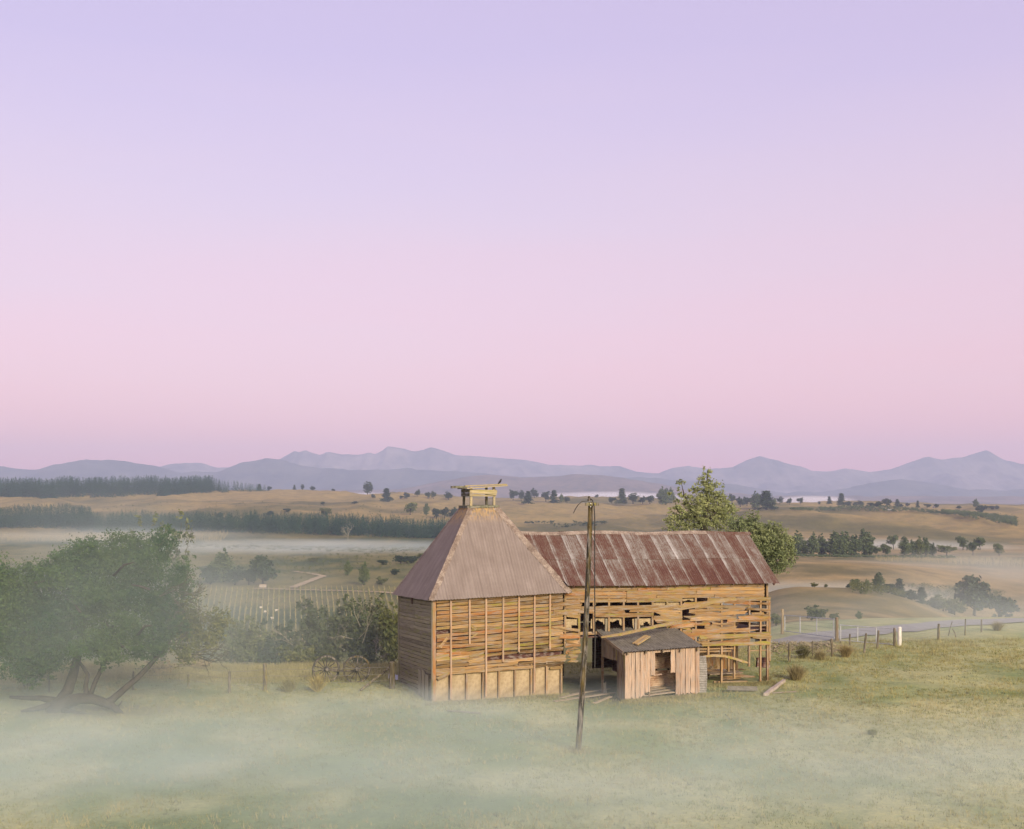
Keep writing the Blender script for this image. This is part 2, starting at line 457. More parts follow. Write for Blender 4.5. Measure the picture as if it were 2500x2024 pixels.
def height(X, Y):
    X = np.asarray(X, float); Y = np.asarray(Y, float)
    Yc = np.clip(Y, 0.01, 8999)
    col = np.clip(1250 + F * X / np.maximum(Y, 25.0), -1499, 3999)
    fi = (col + 1500) / 25.0
    i = np.clip(np.floor(fi).astype(int), 0, len(_gx)-2); fx = fi - i
    j = np.clip(np.searchsorted(_gy, Yc) - 1, 0, len(_gy)-2)
    fy = (Yc - _gy[j]) / (_gy[j+1] - _gy[j])
    z = (_grid[i, j]*(1-fx) + _grid[i+1, j]*fx)*(1-fy) + (_grid[i, j+1]*(1-fx) + _grid[i+1, j+1]*fx)*fy
    # rise of the hillside the picture is taken from
    k = np.clip(1 - Y / 27.0, 0, None)
    z = z + np.where(Y < 27, np.minimum(6.8 * k * k, 6.9), 0)
    # folds and bumps, larger farther off
    z = z + (fbm(X/3.1, Y/3.1, 3, 1) - .5) * 0.16 * sstep(20, 30, Y)
    f1 = sstep(70, 140, Y)
    z = z + (fbm(X/38, Y/38, 3, 5) - .5) * 1.2 * f1 * (1 - 0.55*sstep(200, 260, Y)*(1 - sstep(850, 1000, Y)))
    f2 = sstep(880, 1150, Y)
    rid = 1 - np.abs(2 * fbm(X/130 + 0.25*Y/190, Y/260, 4, 9) - 1)
    z = z + (rid - .72) * 20 * f2 * (1 - 0.5 * sstep(3000, 6000, Y))
    z = z + (fbm(X/420, Y/420, 2, 21) - .5) * 9 * sstep(1100, 1500, Y)
    return z
def gz(x, y): return float(height(np.array([x]), np.array([y]))[0])
def gp(px, Y):
    X = (px - 1250.0) / F * Y
    return Vector((X, Y, gz(X, Y)))
_scan = np.concatenate([np.linspace(30, 120, 360), np.geomspace(120.5, 2600, 700)])
def ground_Y(px, py):
    """distance at which the ground seen in this column lies at row py"""
    zz = height((px - 1250.0) / F * _scan, _scan)
    row = HOR + (CAM_Z - zz) * F / _scan
    k = np.nonzero(row <= py)[0]
    return float(_scan[k[0]]) if len(k) else 2000.0

_ang = np.concatenate([np.linspace(-180, -38, 36)[:-1], np.linspace(-38, 38, 460), np.linspace(38, 180, 36)[1:]])
_rad = np.concatenate([[1.0], np.geomspace(4, 24, 9)[:-1], np.linspace(24, 75, 150)[:-1], np.geomspace(75, 9000, 190)])
A, R = np.meshgrid(np.radians(_ang), _rad)
TX, TY = R * np.sin(A), R * np.cos(A)
TZ = height(TX, TY)
TZ = np.where(TY < 0, np.minimum(TZ, 6.9), TZ)
nr, na = TX.shape
verts = np.stack([TX.ravel(), TY.ravel(), TZ.ravel()], 1)
ii = np.arange(nr-1)[:, None] * na + np.arange(na-1)[None, :]
faces = np.stack([ii, ii+1, ii+na+1, ii+na], -1).reshape(-1, 4)
me = make_mesh('ground', verts, faces, None, True)
# land cover colours: what grows there
px_ = 1250 + F * TX / np.maximum(TY, 25)
n1 = fbm(TX/9, TY/9, 4, 31); n2 = fbm(TX/2.2, TY/2.2, 3, 33); n3 = fbm(TX/60, TY/60, 4, 35); n4 = fbm(TX/240, TY/170, 4, 37)
def C(*c): return np.array(c)[None, None, :]
def mixc(a, b, f): return a * (1 - f[..., None]) + b * f[..., None]
pad = mixc(C(.18, .235, .095), C(.36, .365, .18), sstep(.36, .68, .55*n1 + .45*n2 + 0.22*sstep(3, 22, TX)))
slope = mixc(C(.12, .115, .05), C(.25, .19, .085), sstep(.4, .62, n1))
val = mixc(C(.058, .08, .03), C(.155, .145, .055), sstep(.38, .60, n3 * .6 + n1 * .4))
gold = mixc(C(.115, .108, .042), C(.275, .212, .082), sstep(.33, .60, n4 * .6 + n3 * .4))
rgold = mixc(C(.15, .132, .060), C(.285, .222, .105), sstep(.35, .6, n3 * .6 + n1 * .4))
right = sstep(1700, 1900, px_)
col = mixc(pad, slope, sstep(54, 62, TY) * (1 - right) + sstep(82, 92, TY) * right)
col = mixc(col, val, sstep(120, 170, TY) * (1 - right))
col = mixc(col, rgold, right * sstep(84, 96, TY))
col = mixc(col, mixc(C(.15, .14, .06), C(.26, .205, .10), sstep(.4, .6, n3)), right * sstep(500, 600, TY))
col = mixc(col, gold, sstep(900, 1000, TY))
# dry verge by the left fence and under the shrubs
dry = sstep(50, 53, TY) * (1 - sstep(60, 66, TY)) * (1 - right)
col = mixc(col, C(.30, .25, .10) + 0 * col, dry * .6)
# bare, trodden earth in the barn passage and under the old tree
d1 = np.exp(-(((TX-4.4)/2.6)**2 + ((TY-48.6)/2.6)**2)); d2 = np.exp(-(((TX+16.4)/2.6)**2 + ((TY-44.2)/1.5)**2))
col = mixc(col, C(.105, .088, .066) + 0 * col, np.clip(d1 * 1.4, 0, 1))
col = mixc(col, C(.13, .095, .06) + 0 * col, np.clip(d2 * 1.1, 0, .85))
ca = me.color_attributes.new('cover', 'FLOAT_COLOR', 'POINT')
buf = np.ones((nr * na, 4), np.float32); buf[:, :3] = col.reshape(-1, 3)
ca.data.foreach_set('color', buf.ravel())
g = NM('pasture')
at = g.n('ShaderNodeAttribute', attribute_name='cover')
v = g.coord('Object')
a1 = g.noise(v, 0.9, 6, 0.65); a2 = g.noise(v, 6.0, 5, 0.7); a3 = g.noise(v, 0.035, 6, 0.7); a4 = g.noise(g.coord('Object', (0.5, 0.16, 1)), 0.22, 6, 0.7)
tn = g.math('ADD', g.math('ADD', g.math('MULTIPLY', a1, .22), g.math('MULTIPLY', a2, .28)), g.math('ADD', g.math('MULTIPLY', a3, .26), g.math('MULTIPLY', a4, .24)))
t = g.ramp(tn, [(0.36, (.45, .52, .48)), (0.5, (1, 1, 1)), (0.62, (1.55, 1.38, 1.16))])
me.materials.append(g.finish(g.mix(1.0, at.outputs['Color'], t, 'MULTIPLY'), 0.95, g.math('ADD', a1, a2), 0.6, 0.10, spec=0.08))
ground = add('ground', me)
tag(ground, 'grazed paddock, misty valley floor and golden pasture hills', kind='structure')

# ------------------------------------------------------------------ mountains
def Z7(p): return [(50 + .5597*x, 1050 + .5597*y) for x, y in p]
def Z8(p): return [(1250 + .5597*x, 1050 + .5597*y) for x, y in p]
BACK = Z7([(-900, 175), (-300, 150), (0, 190), (500, 178), (640, 150), (770, 138), (860, 162), (1000, 160), (1130, 128), (1170, 108), (1200, 90), (1214, 97), (1240, 82), (1270, 96), (1305, 109), (1338, 94), (1390, 105), (1470, 110), (1495, 104), (1515, 95), (1545, 104), (1575, 92), (1600, 71), (1660, 78), (1715, 92), (1740, 89), (1790, 76), (1850, 88), (1900, 105), (2000, 110)]) + \
       Z8([(0, 123), (60, 130), (180, 150), (300, 155), (340, 148), (420, 160), (470, 158), (540, 178), (640, 190), (700, 165), (770, 152), (850, 168), (960, 162), (1030, 128), (1080, 112), (1150, 130), (1250, 155), (1310, 177), (1380, 178), (1460, 167), (1560, 180), (1640, 175), (1700, 155), (1740, 140), (1820, 112), (1890, 128), (1960, 120), (2040, 95), (2072, 87), (2150, 130), (2300, 160), (2700, 120), (3300, 150)])
FRONT = Z7([(-900, 140), (-400, 120), (6, 168), (80, 173), (150, 147), (290, 125), (400, 132), (480, 140), (600, 160), (690, 182), (860, 180), (960, 142), (1070, 119), (1130, 128), (1220, 152), (1320, 166), (1500, 170), (1700, 168), (1900, 176)]) + \
        Z8([(0, 200), (300, 212), (560, 205), (800, 222), (900, 230), (1000, 240), (1120, 262), (1200, 276), (1250, 265), (1350, 272), (1430, 262), (1560, 225), (1700, 215), (1850, 230), (2000, 260), (2300, 262), (3300, 240)])
NEAR = Z7([(-900, 262), (400, 262), (1200, 262), (1650, 258), (1720, 246), (1800, 228), (1880, 214), (1950, 202), (2050, 192), (2110, 198)]) + \
       Z8([(60, 206), (140, 202), (200, 200), (280, 189), (330, 192), (380, 195), (470, 206), (560, 222), (640, 232), (800, 262), (1100, 285), (3300, 292)])
def mountains(name, prof, Y0, depth, mat, jag, label, seed):
    xs = np.linspace(-0.62 * Y0, 0.62 * Y0, 1500)
    ys = np.linspace(-1, 0.35, 44)
    p = np.array(prof)
    row = np.interp(1250 + F * xs / Y0, p[:, 0], p[:, 1])
    row = np.convolve(np.pad(row, 2, mode='edge'), [.1, .2, .4, .2, .1], 'valid')
    row = row + (fbm(xs / 120, xs * 0, 4, seed + 7) - .5) * 11 * jag
    top = CAM_Z + (HOR - row) / F * Y0
    XX, T = np.meshgrid(xs, ys)
    YY = Y0 + T * depth
    fall = np.where(T < 0, np.clip(1 + T, 0, 1) ** 1.15, 1 - 1.6 * np.clip(T, 0, 1))
    rid = 1 - np.abs(2 * fbm(XX / (jag * 900), YY / (jag * 1500), 5, seed) - 1)
    amp = np.clip(-T * 2.2, 0, 1) * np.clip(1 + T, 0, 1)
    ZZ = -45 + (top[None, :] + 45) * (fall + (rid - .8) * .95 * amp)
    ZZ += (fbm(XX / 60, YY / 60, 3, seed + 3) - .5) * 9 * jag * (T > -.98) * (T < -0.02)
    v = np.stack([XX.ravel(), YY.ravel(), ZZ.ravel()], 1)
    n = len(xs)
    q = np.arange(len(ys)-1)[:, None] * n + np.arange(n-1)[None, :]
    o = add(name, make_mesh(name, v, np.stack([q, q+1, q+n+1, q+n], -1).reshape(-1, 4), mat, True))
    return tag(o, label, kind='structure')
M['rock'] = simple('far_rock', (0.05, 0.05, 0.07), (0.24, 0.20, 0.20), 0.0022, 0.95, 0.2, bdist=20)
M['bush'] = simple('forested_range', (0.02, 0.03, 0.045), (0.10, 0.10, 0.095), 0.004, 0.95, 0.3, bdist=15)
M['heath'] = simple('heath_hill', (0.06, 0.055, 0.055), (0.21, 0.15, 0.115), 0.006, 0.95, 0.3, bdist=10)
mountains('mountains', BACK, 8350.0, 1100, M['rock'], 0.6, 'jagged bluish violet mountain range on the horizon', 41)
mountains('mountains', FRONT, 7000.0, 900, M['bush'], 0.8, 'smooth forested foothills in front of the jagged range', 51)
mountains('hills', NEAR, 5200.0, 900, M['heath'], 0.7, 'low heath hills below the mountains in the middle', 61)

# ------------------------------------------------------------------ road and tracks
def ribbon(name, pts, width, mat, label, lift=0.03, n=40):
    pts = [Vector((p[0], p[1], 0)) for p in pts]
    V, Fc = [], []
    L = []
    for a, b in zip(pts[:-1], pts[1:]):
        k = max(2, int((b-a).length / max(width * .4, .6)))
        L += [a.lerp(b, i/k) for i in range(k)]
    L.append(pts[-1])
    w3 = [L[0]] + [(L[i-1] + L[i]*2 + L[i+1]) / 4 for i in range(1, len(L)-1)] + [L[-1]]
    for i, p in enumerate(w3):
        t = (w3[min(i+1, len(w3)-1)] - w3[max(i-1, 0)]).normalized(); s = Vector((t.y, -t.x, 0))
        e = 0.12 * width
        for k, f in enumerate((-.5, -.25, 0, .25, .5)):
            q = p + s * (f * width + (random.uniform(-e, e) if abs(f) == .5 else 0))
            V.append((q.x, q.y, gz(q.x, q.y) + lift))
    for i in range(len(w3)-1):
        for k in range(4):
            a = i*5 + k
            Fc.append((a, a+1, a+6, a+5))
    o = obj(name, V, Fc, mat, smooth=True)
    return tag(o, label, kind='structure')
def gpx(px, py):
    Y = ground_Y(px, py); return ((px-1250)/F*Y, Y)
ribbon('road', [(15.2, 65.8), (18.5, 68.2), (23, 71.2), (28, 74.2), (33, 76.6), (40, 79.2), (60, 84)], 3.3, M['road'], 'grey gravel road beyond the fence', 0.05)
ribbon('track', [gpx(1000, 1453), gpx(930, 1447), gpx(820, 1444), gpx(720, 1441), gpx(620, 1438)], 3.4, M['track'], 'pale farm track along the top of the vineyard', .3)
ribbon('track', [gpx(712, 1437), gpx(745, 1424), gpx(775, 1412), gpx(790, 1408)], 3.4, M['track'], 'pale farm track branching up the valley', .3)
ribbon('track', [gpx(790, 1408), gpx(760, 1402), gpx(720, 1396)], 3.0, M['track'], 'faint farm track bending left in the valley', .3)

# ------------------------------------------------------------------ haze and mist
def volmat(name, color, dens, het=None, aniso=0.0):
    m = bpy.data.materials.new(name); m.use_nodes = True
    t = m.node_tree; t.nodes.clear()
    o = t.nodes.new('ShaderNodeOutputMaterial'); p = t.nodes.new('ShaderNodeVolumePrincipled')
    p.inputs['Color'].default_value = (*color, 1); p.inputs['Density'].default_value = dens
    p.inputs['Anisotropy'].default_value = aniso
    t.links.new(p.outputs[0], o.inputs['Volume'])
    if het:
        sc, lo, hi = het
        c = t.nodes.new('ShaderNodeTexCoord')
        ln = t.nodes.new('ShaderNodeVectorMath'); ln.operation = 'DOT_PRODUCT'
        t.links.new(c.outputs['Object'], ln.inputs[0]); t.links.new(c.outputs['Object'], ln.inputs[1])
        fa = t.nodes.new('ShaderNodeMapRange'); fa.interpolation_type = 'SMOOTHSTEP'
        t.links.new(ln.outputs['Value'], fa.inputs[0])
        for i, x in enumerate((0.0, 0.98, 1.0, 0.0)): fa.inputs[i+1].default_value = x
        mp = t.nodes.new('ShaderNodeMapping'); mp.inputs['Scale'].default_value = sc
        t.links.new(c.outputs['Object'], mp.inputs[0])
        nz = t.nodes.new('ShaderNodeTexNoise'); nz.inputs['Scale'].default_value = 1.0; nz.inputs['Detail'].default_value = 3.0
        t.links.new(mp.outputs[0], nz.inputs['Vector'])
        mr = t.nodes.new('ShaderNodeMapRange'); t.links.new(nz.outputs[0], mr.inputs[0])
        for i, x in enumerate((lo, hi, 0.0, 1.0)): mr.inputs[i+1].default_value = x
        mu = t.nodes.new('ShaderNodeMath'); mu.operation = 'MULTIPLY'
        t.links.new(fa.outputs[0], mu.inputs[0]); t.links.new(mr.outputs[0], mu.inputs[1])
        m2 = t.nodes.new('ShaderNodeMath'); m2.operation = 'MULTIPLY'; m2.inputs[1].default_value = dens
        t.links.new(mu.outputs[0], m2.inputs[0]); t.links.new(m2.outputs[0], p.inputs['Density'])
    return m

hz = MB()
HX, HY0, HY1, HZ0, HZ1 = 9300.0, -9300.0, 9300.0, -75.0, 430.0
hz.add([(x, y, z) for x in (-HX, HX) for y in (HY0, HY1) for z in (HZ0, HZ1)], box_faces())
haze = hz.build('haze', volmat('haze_air', (0.585, 0.69, 0.94), 1.45e-4, None, 0.0))
tag(haze, 'thin violet evening haze over the whole valley', kind='stuff')

_sv, _sf = [], []
_nu, _nv = 28, 14
for j in range(_nv+1):
    for i in range(_nu):
        th = math.pi * j / _nv; ph = 2*math.pi * i / _nu
        _sv.append((math.sin(th)*math.cos(ph), math.sin(th)*math.sin(ph), math.cos(th)))
for j in range(_nv):
    for i in range(_nu):
        a = j*_nu + i; b = j*_nu + (i+1) % _nu
        if j == 0: _sf.append((a, b+_nu, a+_nu)[::-1])
        elif j == _nv-1: _sf.append((a, b, a+_nu)[::-1])
        else: _sf.append((a, b, b+_nu, a+_nu)[::-1])
def mist(loc, axes, dens, label, het=((3.2, 3.2, 1.3), 0.33, 0.66), color=(0.84, 0.985, 0.95), rz=0.0):
    o = obj('mist', _sv, _sf, volmat('mist_air', color, dens, het))
    o.location = loc; o.scale = axes; o.rotation_euler = (0, 0, rz)
    return tag(o, label, kind='stuff')
MISTS = [
    ((-5, 34.0, 0.0), (40, 14, 2.4), 0.085, 'thin even sheet of mist over the whole paddock'),
    ((-6, 30.0, 0.0), (22, 9.0, 2.1), 0.095, 'low ground mist drifting across the near paddock'),
    ((-15.5, 34.5, 0.0), (13.5, 8.0, 2.2), 0.13, 'thicker ground mist before the old leaning tree'),
    ((9, 36.0, 0.0), (15, 8.0, 1.3), 0.06, 'thin ground mist before the board shed'),
    ((-3.5, 43.3, 0.1), (6.5, 3.0, 1.2), 0.16, 'wisp of mist at the foot of the kiln'),
    ((-17, 44, 2.5), (13.5, 13, 7.5), 0.040, 'tall veil of mist around the old leaning tree'),
    ((-15, 66, -3), (22, 11, 9), 0.009, 'mist rising over the shrubs below the paddock'),
    ((24, 68, 0.5), (17, 9, 3.2), 0.045, 'thin mist along the gravel road'),
]
VMISTS = [
    ((-150, 760, -26), (190, 110, 7), 0.010, 'long bank of mist across the valley floor'),
    ((-330, 900, -24), (170, 110, 11), 0.004, 'mist over the far vineyard'),
    ((-110, 380, -25), (120, 130, 9), 0.0008, 'faint mist over the near vineyard'),
    ((72, 280, -16), (50, 22, 4.5), 0.024, 'strip of mist between the two brown knolls'),
    ((240, 790, -27), (140, 50, 8), 0.016, 'bank of mist behind the row of valley trees'),
    ((205, 470, -24), (85, 110, 12), 0.004, 'mist filling the valley at the edge'),
    ((88, 190, -8), (32, 60, 9), 0.006, 'mist over the low end of the brown knoll'),
]
FMISTS = [
    ((-520, 3900, 4), (260, 300, 25), 0.012, 'white fog bank beyond the golden ridge'),
    ((330, 3900, 4), (330, 300, 29), 0.012, 'wide white fog bank below the heath hills'),
    ((960, 3600, -6), (150, 250, 24), 0.012, 'small white fog bank behind the ridge trees'),
]
for l_, a_, d_, lab in MISTS: mist(l_, a_, d_, lab)
for l_, a_, d_, lab in VMISTS: mist(l_, a_, d_, lab, ((2.0, 1.6, 1.0), 0.25, 0.6), (0.84, 0.95, 0.95))
for l_, a_, d_, lab in FMISTS: mist(l_, a_, d_, lab, ((3.0, 1.6, 1.0), 0.15, 0.5), (0.97, 0.95, 0.98))

# ------------------------------------------------------------------ building frame
TH = math.radians(19.5)
U = Vector((math.cos(TH), math.sin(TH), 0)); Vv = Vector((-math.sin(TH), math.cos(TH), 0))
P0 = Vector((-3.2, 45.9, 0))
KW = 5.72
def W(s, d, z): return P0 + U * s + Vv * d + Vector((0, 0, z))
def on_wall(px, py):
    """(s, z) of the point of the long front wall seen at this place of the picture"""
    t = (px - 1250.0) / F
    s = (t * P0.y - P0.x) / (U.x - t * U.y)
    Y = P0.y + s * U.y
    return s, CAM_Z - (py - HOR) * Y / F
def z2(x, y): return on_wall(1300 + x * .2892, 1240 + y * .2892)      # places read off one enlargement
def z4(x, y): return on_wall(1640 + x * .18436, 1400 + y * .18436)    # and off another

def plank(name, parent, p0, p1, width, thick, out, mat, lap=0.0, jag=(0, 0), wob=0.006, bow=0.0, nx=None, twist=0.0, taper=0.0):
    """one sawn board from p0 to p1: face towards `out`, uneven edges, broken ends"""
    p0, p1 = Vector(p0), Vector(p1)
    L = (p1 - p0).length
    x = (p1 - p0) / L
    n = Vector(out); n = (n - x * n.dot(x)).normalized()
    up = x.cross(n)
    if nx is None: nx = max(2, min(9, int(L / .55) + 1))
    nz = 3
    r = random.uniform
    topw = [r(-wob, wob) for _ in range(nx+1)]; botw = [r(-wob, wob) for _ in range(nx+1)]
    j0 = [r(0, jag[0]) for _ in range(nz+1)]; j1 = [r(0, jag[1]) for _ in range(nz+1)]
    front, back = [], []
    for i in range(nx+1):
        f = i / nx
        w0 = width * (1 - taper * f)
        for k in range(nz+1):
            g = k / nz
            zz = (g - .5) * w0 + (topw[i] if k == nz else botw[i] if k == 0 else 0)
            xx = f * L + (j0[k] if i == 0 else 0) - (j1[k] if i == nx else 0)
            yy = lap * (0.5 - g) + bow * 4 * f * (1-f) + twist * (f - .5) * (g - .5)
            zz += -bow * 0.3 * 4 * f * (1-f)
            front.append(Vector((xx, yy + thick/2, zz))); back.append(Vector((xx, yy - thick/2, zz)))
    V = front + back; N = len(front); m = nz + 1
    Fc = []
    for i in range(nx):
        for k in range(nz):
            a = i*m + k
            Fc.append((a, a+1, a+m+1, a+m)); Fc.append((N+a, N+a+m, N+a+m+1, N+a+1))
        a = i*m
        Fc.append((a, a+m, N+a+m, N+a)); b = i*m + nz; Fc.append((b, N+b, N+b+m, b+m))
    for k in range(nz):
        Fc.append((k, N+k, N+k+1, k+1)); a = nx*m + k; Fc.append((a, a+1, N+a+1, N+a))
    R_ = Matrix((x, n, up)).transposed()
    base = parent.matrix_basis.translation if parent is not None else Vector((0, 0, 0))
    return obj(name, V, Fc, mat, parent, p0 - base, R_)

def corr(name, parent, org, ex, ey, a0, a1, ybot, ytop, mat, pitch=.10, amp=.014, ny=3, lift=0.0, per=4):
    """corrugated iron sheet: ribs run along ey"""
    ex, ey = Vector(ex).normalized(), Vector(ey).normalized(); ez = ex.cross(ey)
    n = max(4, int((a1 - a0) / pitch * per))
    V, Fc = [], []
    for i in range(n+1):
        a = a0 + (a1-a0) * i / n
        yb, yt = ybot(a), max(ytop(a), ybot(a) + .002)
        dz = amp * math.sin(2*math.pi*a/pitch) + lift
        for j in range(ny+1):
            V.append(Vector((a - a0, yb + (yt-yb) * j/ny, dz)))
    for i in range(n):
        for j in range(ny):
            q = i*(ny+1) + j
            Fc.append((q, q+ny+1, q+ny+2, q+1))
    R_ = Matrix((ex, ey, ez)).transposed()
    base = parent.matrix_basis.translation if parent is not None else Vector((0, 0, 0))
    return obj(name, V, Fc, mat, parent, Vector(org) + ex * a0 - base, R_, smooth=True)

def grid_panel(name, parent, c00, c10, c11, c01, mat, n=8, rough=.012, hole=None, thick=.015, out=None):
    """sheet of plaster, uneven, with worn edges"""
    c = [Vector(q) for q in (c00, c10, c11, c01)]
    nrm = (c[1]-c[0]).cross(c[3]-c[0]).normalized()
    V, Fc = [], []
    for j in range(n+1):
        for i in range(n+1):
            f, g_ = i/n, j/n
            p = (c[0]*(1-f) + c[1]*f)*(1-g_) + (c[3]*(1-f) + c[2]*f)*g_
            V.append(p + nrm * random.uniform(-rough, rough))
    N = len(V)
    V += [v - nrm * thick for v in V]
    for j in range(n):
        for i in range(n):
            if hole and hole((i+.5)/n, (j+.5)/n): continue
            a = j*(n+1)+i
            Fc.append((a, a+1, a+n+2, a+n+1)); Fc.append((N+a, N+a+n+1, N+a+n+2, N+a+1))
    base = parent.matrix_basis.translation if parent is not None else Vector((0, 0, 0))
    org = c[0]
    return obj(name, [v - org for v in V], Fc, mat, parent, org - base)

# ------------------------------------------------------------------ hop kiln
kiln = thing('hop_kiln', 'square timber hop kiln with tall pyramid iron roof and vent on top', 'kiln', P0)
def ks(s, d): # the kiln has sunk at its near and its far left corner
    f = 1 - s / KW
    return -.20 * f - .052 * d * f
OUT = -Vv; OUTL = -U
BW = .157
# front weatherboards
def kiln_mat(): return random.choices([M['board'], M['board_moss']], [.72, .28])[0]
row = 0
z = 4.52
while z > 1.22:
    cuts = sorted(random.sample([.72, 1.52, 2.23, 2.97, 3.67, 4.36, 5.06], random.choice([1, 1, 2])))
    segs = list(zip([.10] + cuts, cuts + [KW - .02]))
    for a, b in segs:
        if z < 1.38 and a < 1.0: continue
        if row in (9, 14, 17) and random.random() < .30: continue
        jag = .05 if random.random() < .5 else .015
        tl = random.gauss(0, .022 if row > 9 else .008)
        w_ = BW - random.choice([.026, .020, .014]) if random.random() < .88 else BW * .66
        m_ = M['board'] if row < 7 else kiln_mat()
        plank('weatherboard', kiln, W(a + .006, -.03, z + ks(a, 0) - tl), W(b - .006, -.03, z + ks(b, 0) + tl), w_, .028, OUT, m_, .05, (jag, jag), .022 if row > 7 else .008, twist=random.gauss(0, .08) if row > 9 else 0)
    row += 1; z -= BW
# loose broken boards on the front
for (xa, ya, xb, yb, w_) in [(365, 1262, 430, 1180, .12), (345, 1490, 440, 1445, .16), (580, 1085, 640, 1130, .10), (590, 1190, 650, 1150, .08), (570, 1375, 690, 1340, .20), (330, 1430, 560, 1425, .17), (330, 1340, 440, 1320, .19), (575, 1330, 695, 1300, .15)]:
    q = lambda x, y: on_wall(950 + x * .3341, 1160 + y * .3341)
    (s0, za), (s1, zb) = q(xa, ya), q(xb, yb)
    plank('broken_board', kiln, W(s0, -.055, za), W(s1, -.055, zb), w_, .02, OUT, M['board_moss'], .02, (.08, .08), .012)
plank('sill_board', kiln, W(.1, -.05, 1.42 + ks(.1, 0)), W(4.4, -.05, 1.33 + ks(4.4, 0)), .14, .025, OUT, M['board_moss'], .02, (.02, .1), .02)
plank('sill_board', kiln, W(4.36, -.06, 1.56), W(5.85, -.06, 1.60), .24, .04, OUT, M['board_moss'], .03, (.05, .12), .03)
# battens
for s_, zb in zip([.72, 1.52, 2.23, 2.97, 3.67, 4.36, 5.06], [.12, 2.35, .15, 1.55, 1.95, .2, 1.98]):
    plank('batten', kiln, W(s_, -.085, zb), W(s_ + random.uniform(-.015, .015), -.085, 4.50 + ks(s_, 0)), .072, .045, OUT, M['batten'], 0, (.05, 0), .004)
# exposed lower wall: studs and plaster panels
st = [.0, .72, 1.42, 2.12, 2.83, 3.54, 4.26, 4.95, 5.62]
for k, s_ in enumerate(st[1:]):
    plank('stud', kiln, W(s_, .03, -.1), W(s_, .03, 1.42), .075, .08, OUT, M['stud'], 0, (0, 0), .004)
for a, b in zip(st[:-1], st[1:]):
    e = random.uniform(0, .05)
    grid_panel('plaster_panel', kiln, W(a + .055, .085, .02 + e), W(b - .055, .085, .02 + random.uniform(0, .06)), W(b - .055, .085, 1.45), W(a + .055, .085, 1.45), M['plaster'], 7, .010)
obj('dark_backing', [W(a, .12, q) - P0 for q in (-.1, 4.4) for a in (.05, KW - .05)], [(0, 1, 3, 2)], M['dark_wood'], kiln)  # dark sheet in place of plaster, so board gaps read as shade
# corner boards
plank('corner_board', kiln, W(.02, -.06, -.1), W(.02, -.06, 4.45 - .2), .13, .03, OUT, M['board'], 0, (0, 0), .004)
plank('corner_board', kiln, W(-.06, .03, -.1), W(-.06, .03, 4.45 - .2), .12, .03, OUTL, M['board_grey'], 0, (0, 0), .004)
plank('corner_board', kiln, W(-.06, KW, -.1), W(-.06, KW, 3.98), .12, .03, OUTL, M['board_grey'], 0, (0, 0), .004)
# left side weatherboards
z = 4.42; row = 0
while z > -.05:
    cut = random.choice([1.9, 2.9, 3.8]) if row % 3 else None
    for a, b in ([(.06, KW)] if cut is None else [(.06, cut), (cut, KW)]):
        if z < .35 and b > 4: b = 4.2 + random.uniform(-.6, .4)
        plank('weatherboard', kiln, W(-.03, b, z + ks(0, b)), W(-.03, a, z + ks(0, a)), BW - random.choice([.012, .006, -.004]), .018, OUTL, M['board_grey'], .035, (.03, .03), .006 if z > 1.6 else .014)
    row += 1; z -= BW
plank('patch_board', kiln, W(-.075, 1.9, .0), W(-.075, 1.9, 1.15), .45, .02, OUTL, M['board_grey'], 0, (.04, .04), .01)
plank('patch_board', kiln, W(-.075, 1.35, .0), W(-.075, 1.35, 1.2), .45, .02, OUTL, M['board_grey'], 0, (.04, .04), .01)
plank('patch_board', kiln, W(-.075, .75, .0), W(-.075, .75, 1.1), .5, .02, OUTL, M['board_grey'], 0, (.04, .04), .01)
for d_ in (3.35, 3.15): plank('shutter_board', kiln, W(-.07, d_, 3.78), W(-.07, d_, 4.12), .08, .02, OUTL, M['dark_wood'], 0)
# rear and inner side walls, out of sight
obj('dark_side_backing', [W(.06, d, q) - P0 for q in (0, 4.0) for d in (.12, KW)], [(0, 1, 3, 2)], M['dark_wood'], kiln)  # dark sheet standing in for the dim inside behind the left boards
obj('rear_wall', [W(a, KW, q) - P0 for q in (0, 4.2) for a in (.0, KW)], [(0, 1, 3, 2)], M['board_grey'], kiln)
obj('inner_wall', [W(KW - .02, d, q) - P0 for q in (0, 4.5) for d in (.12, KW)], [(0, 1, 3, 2)], M['plaster'], kiln)

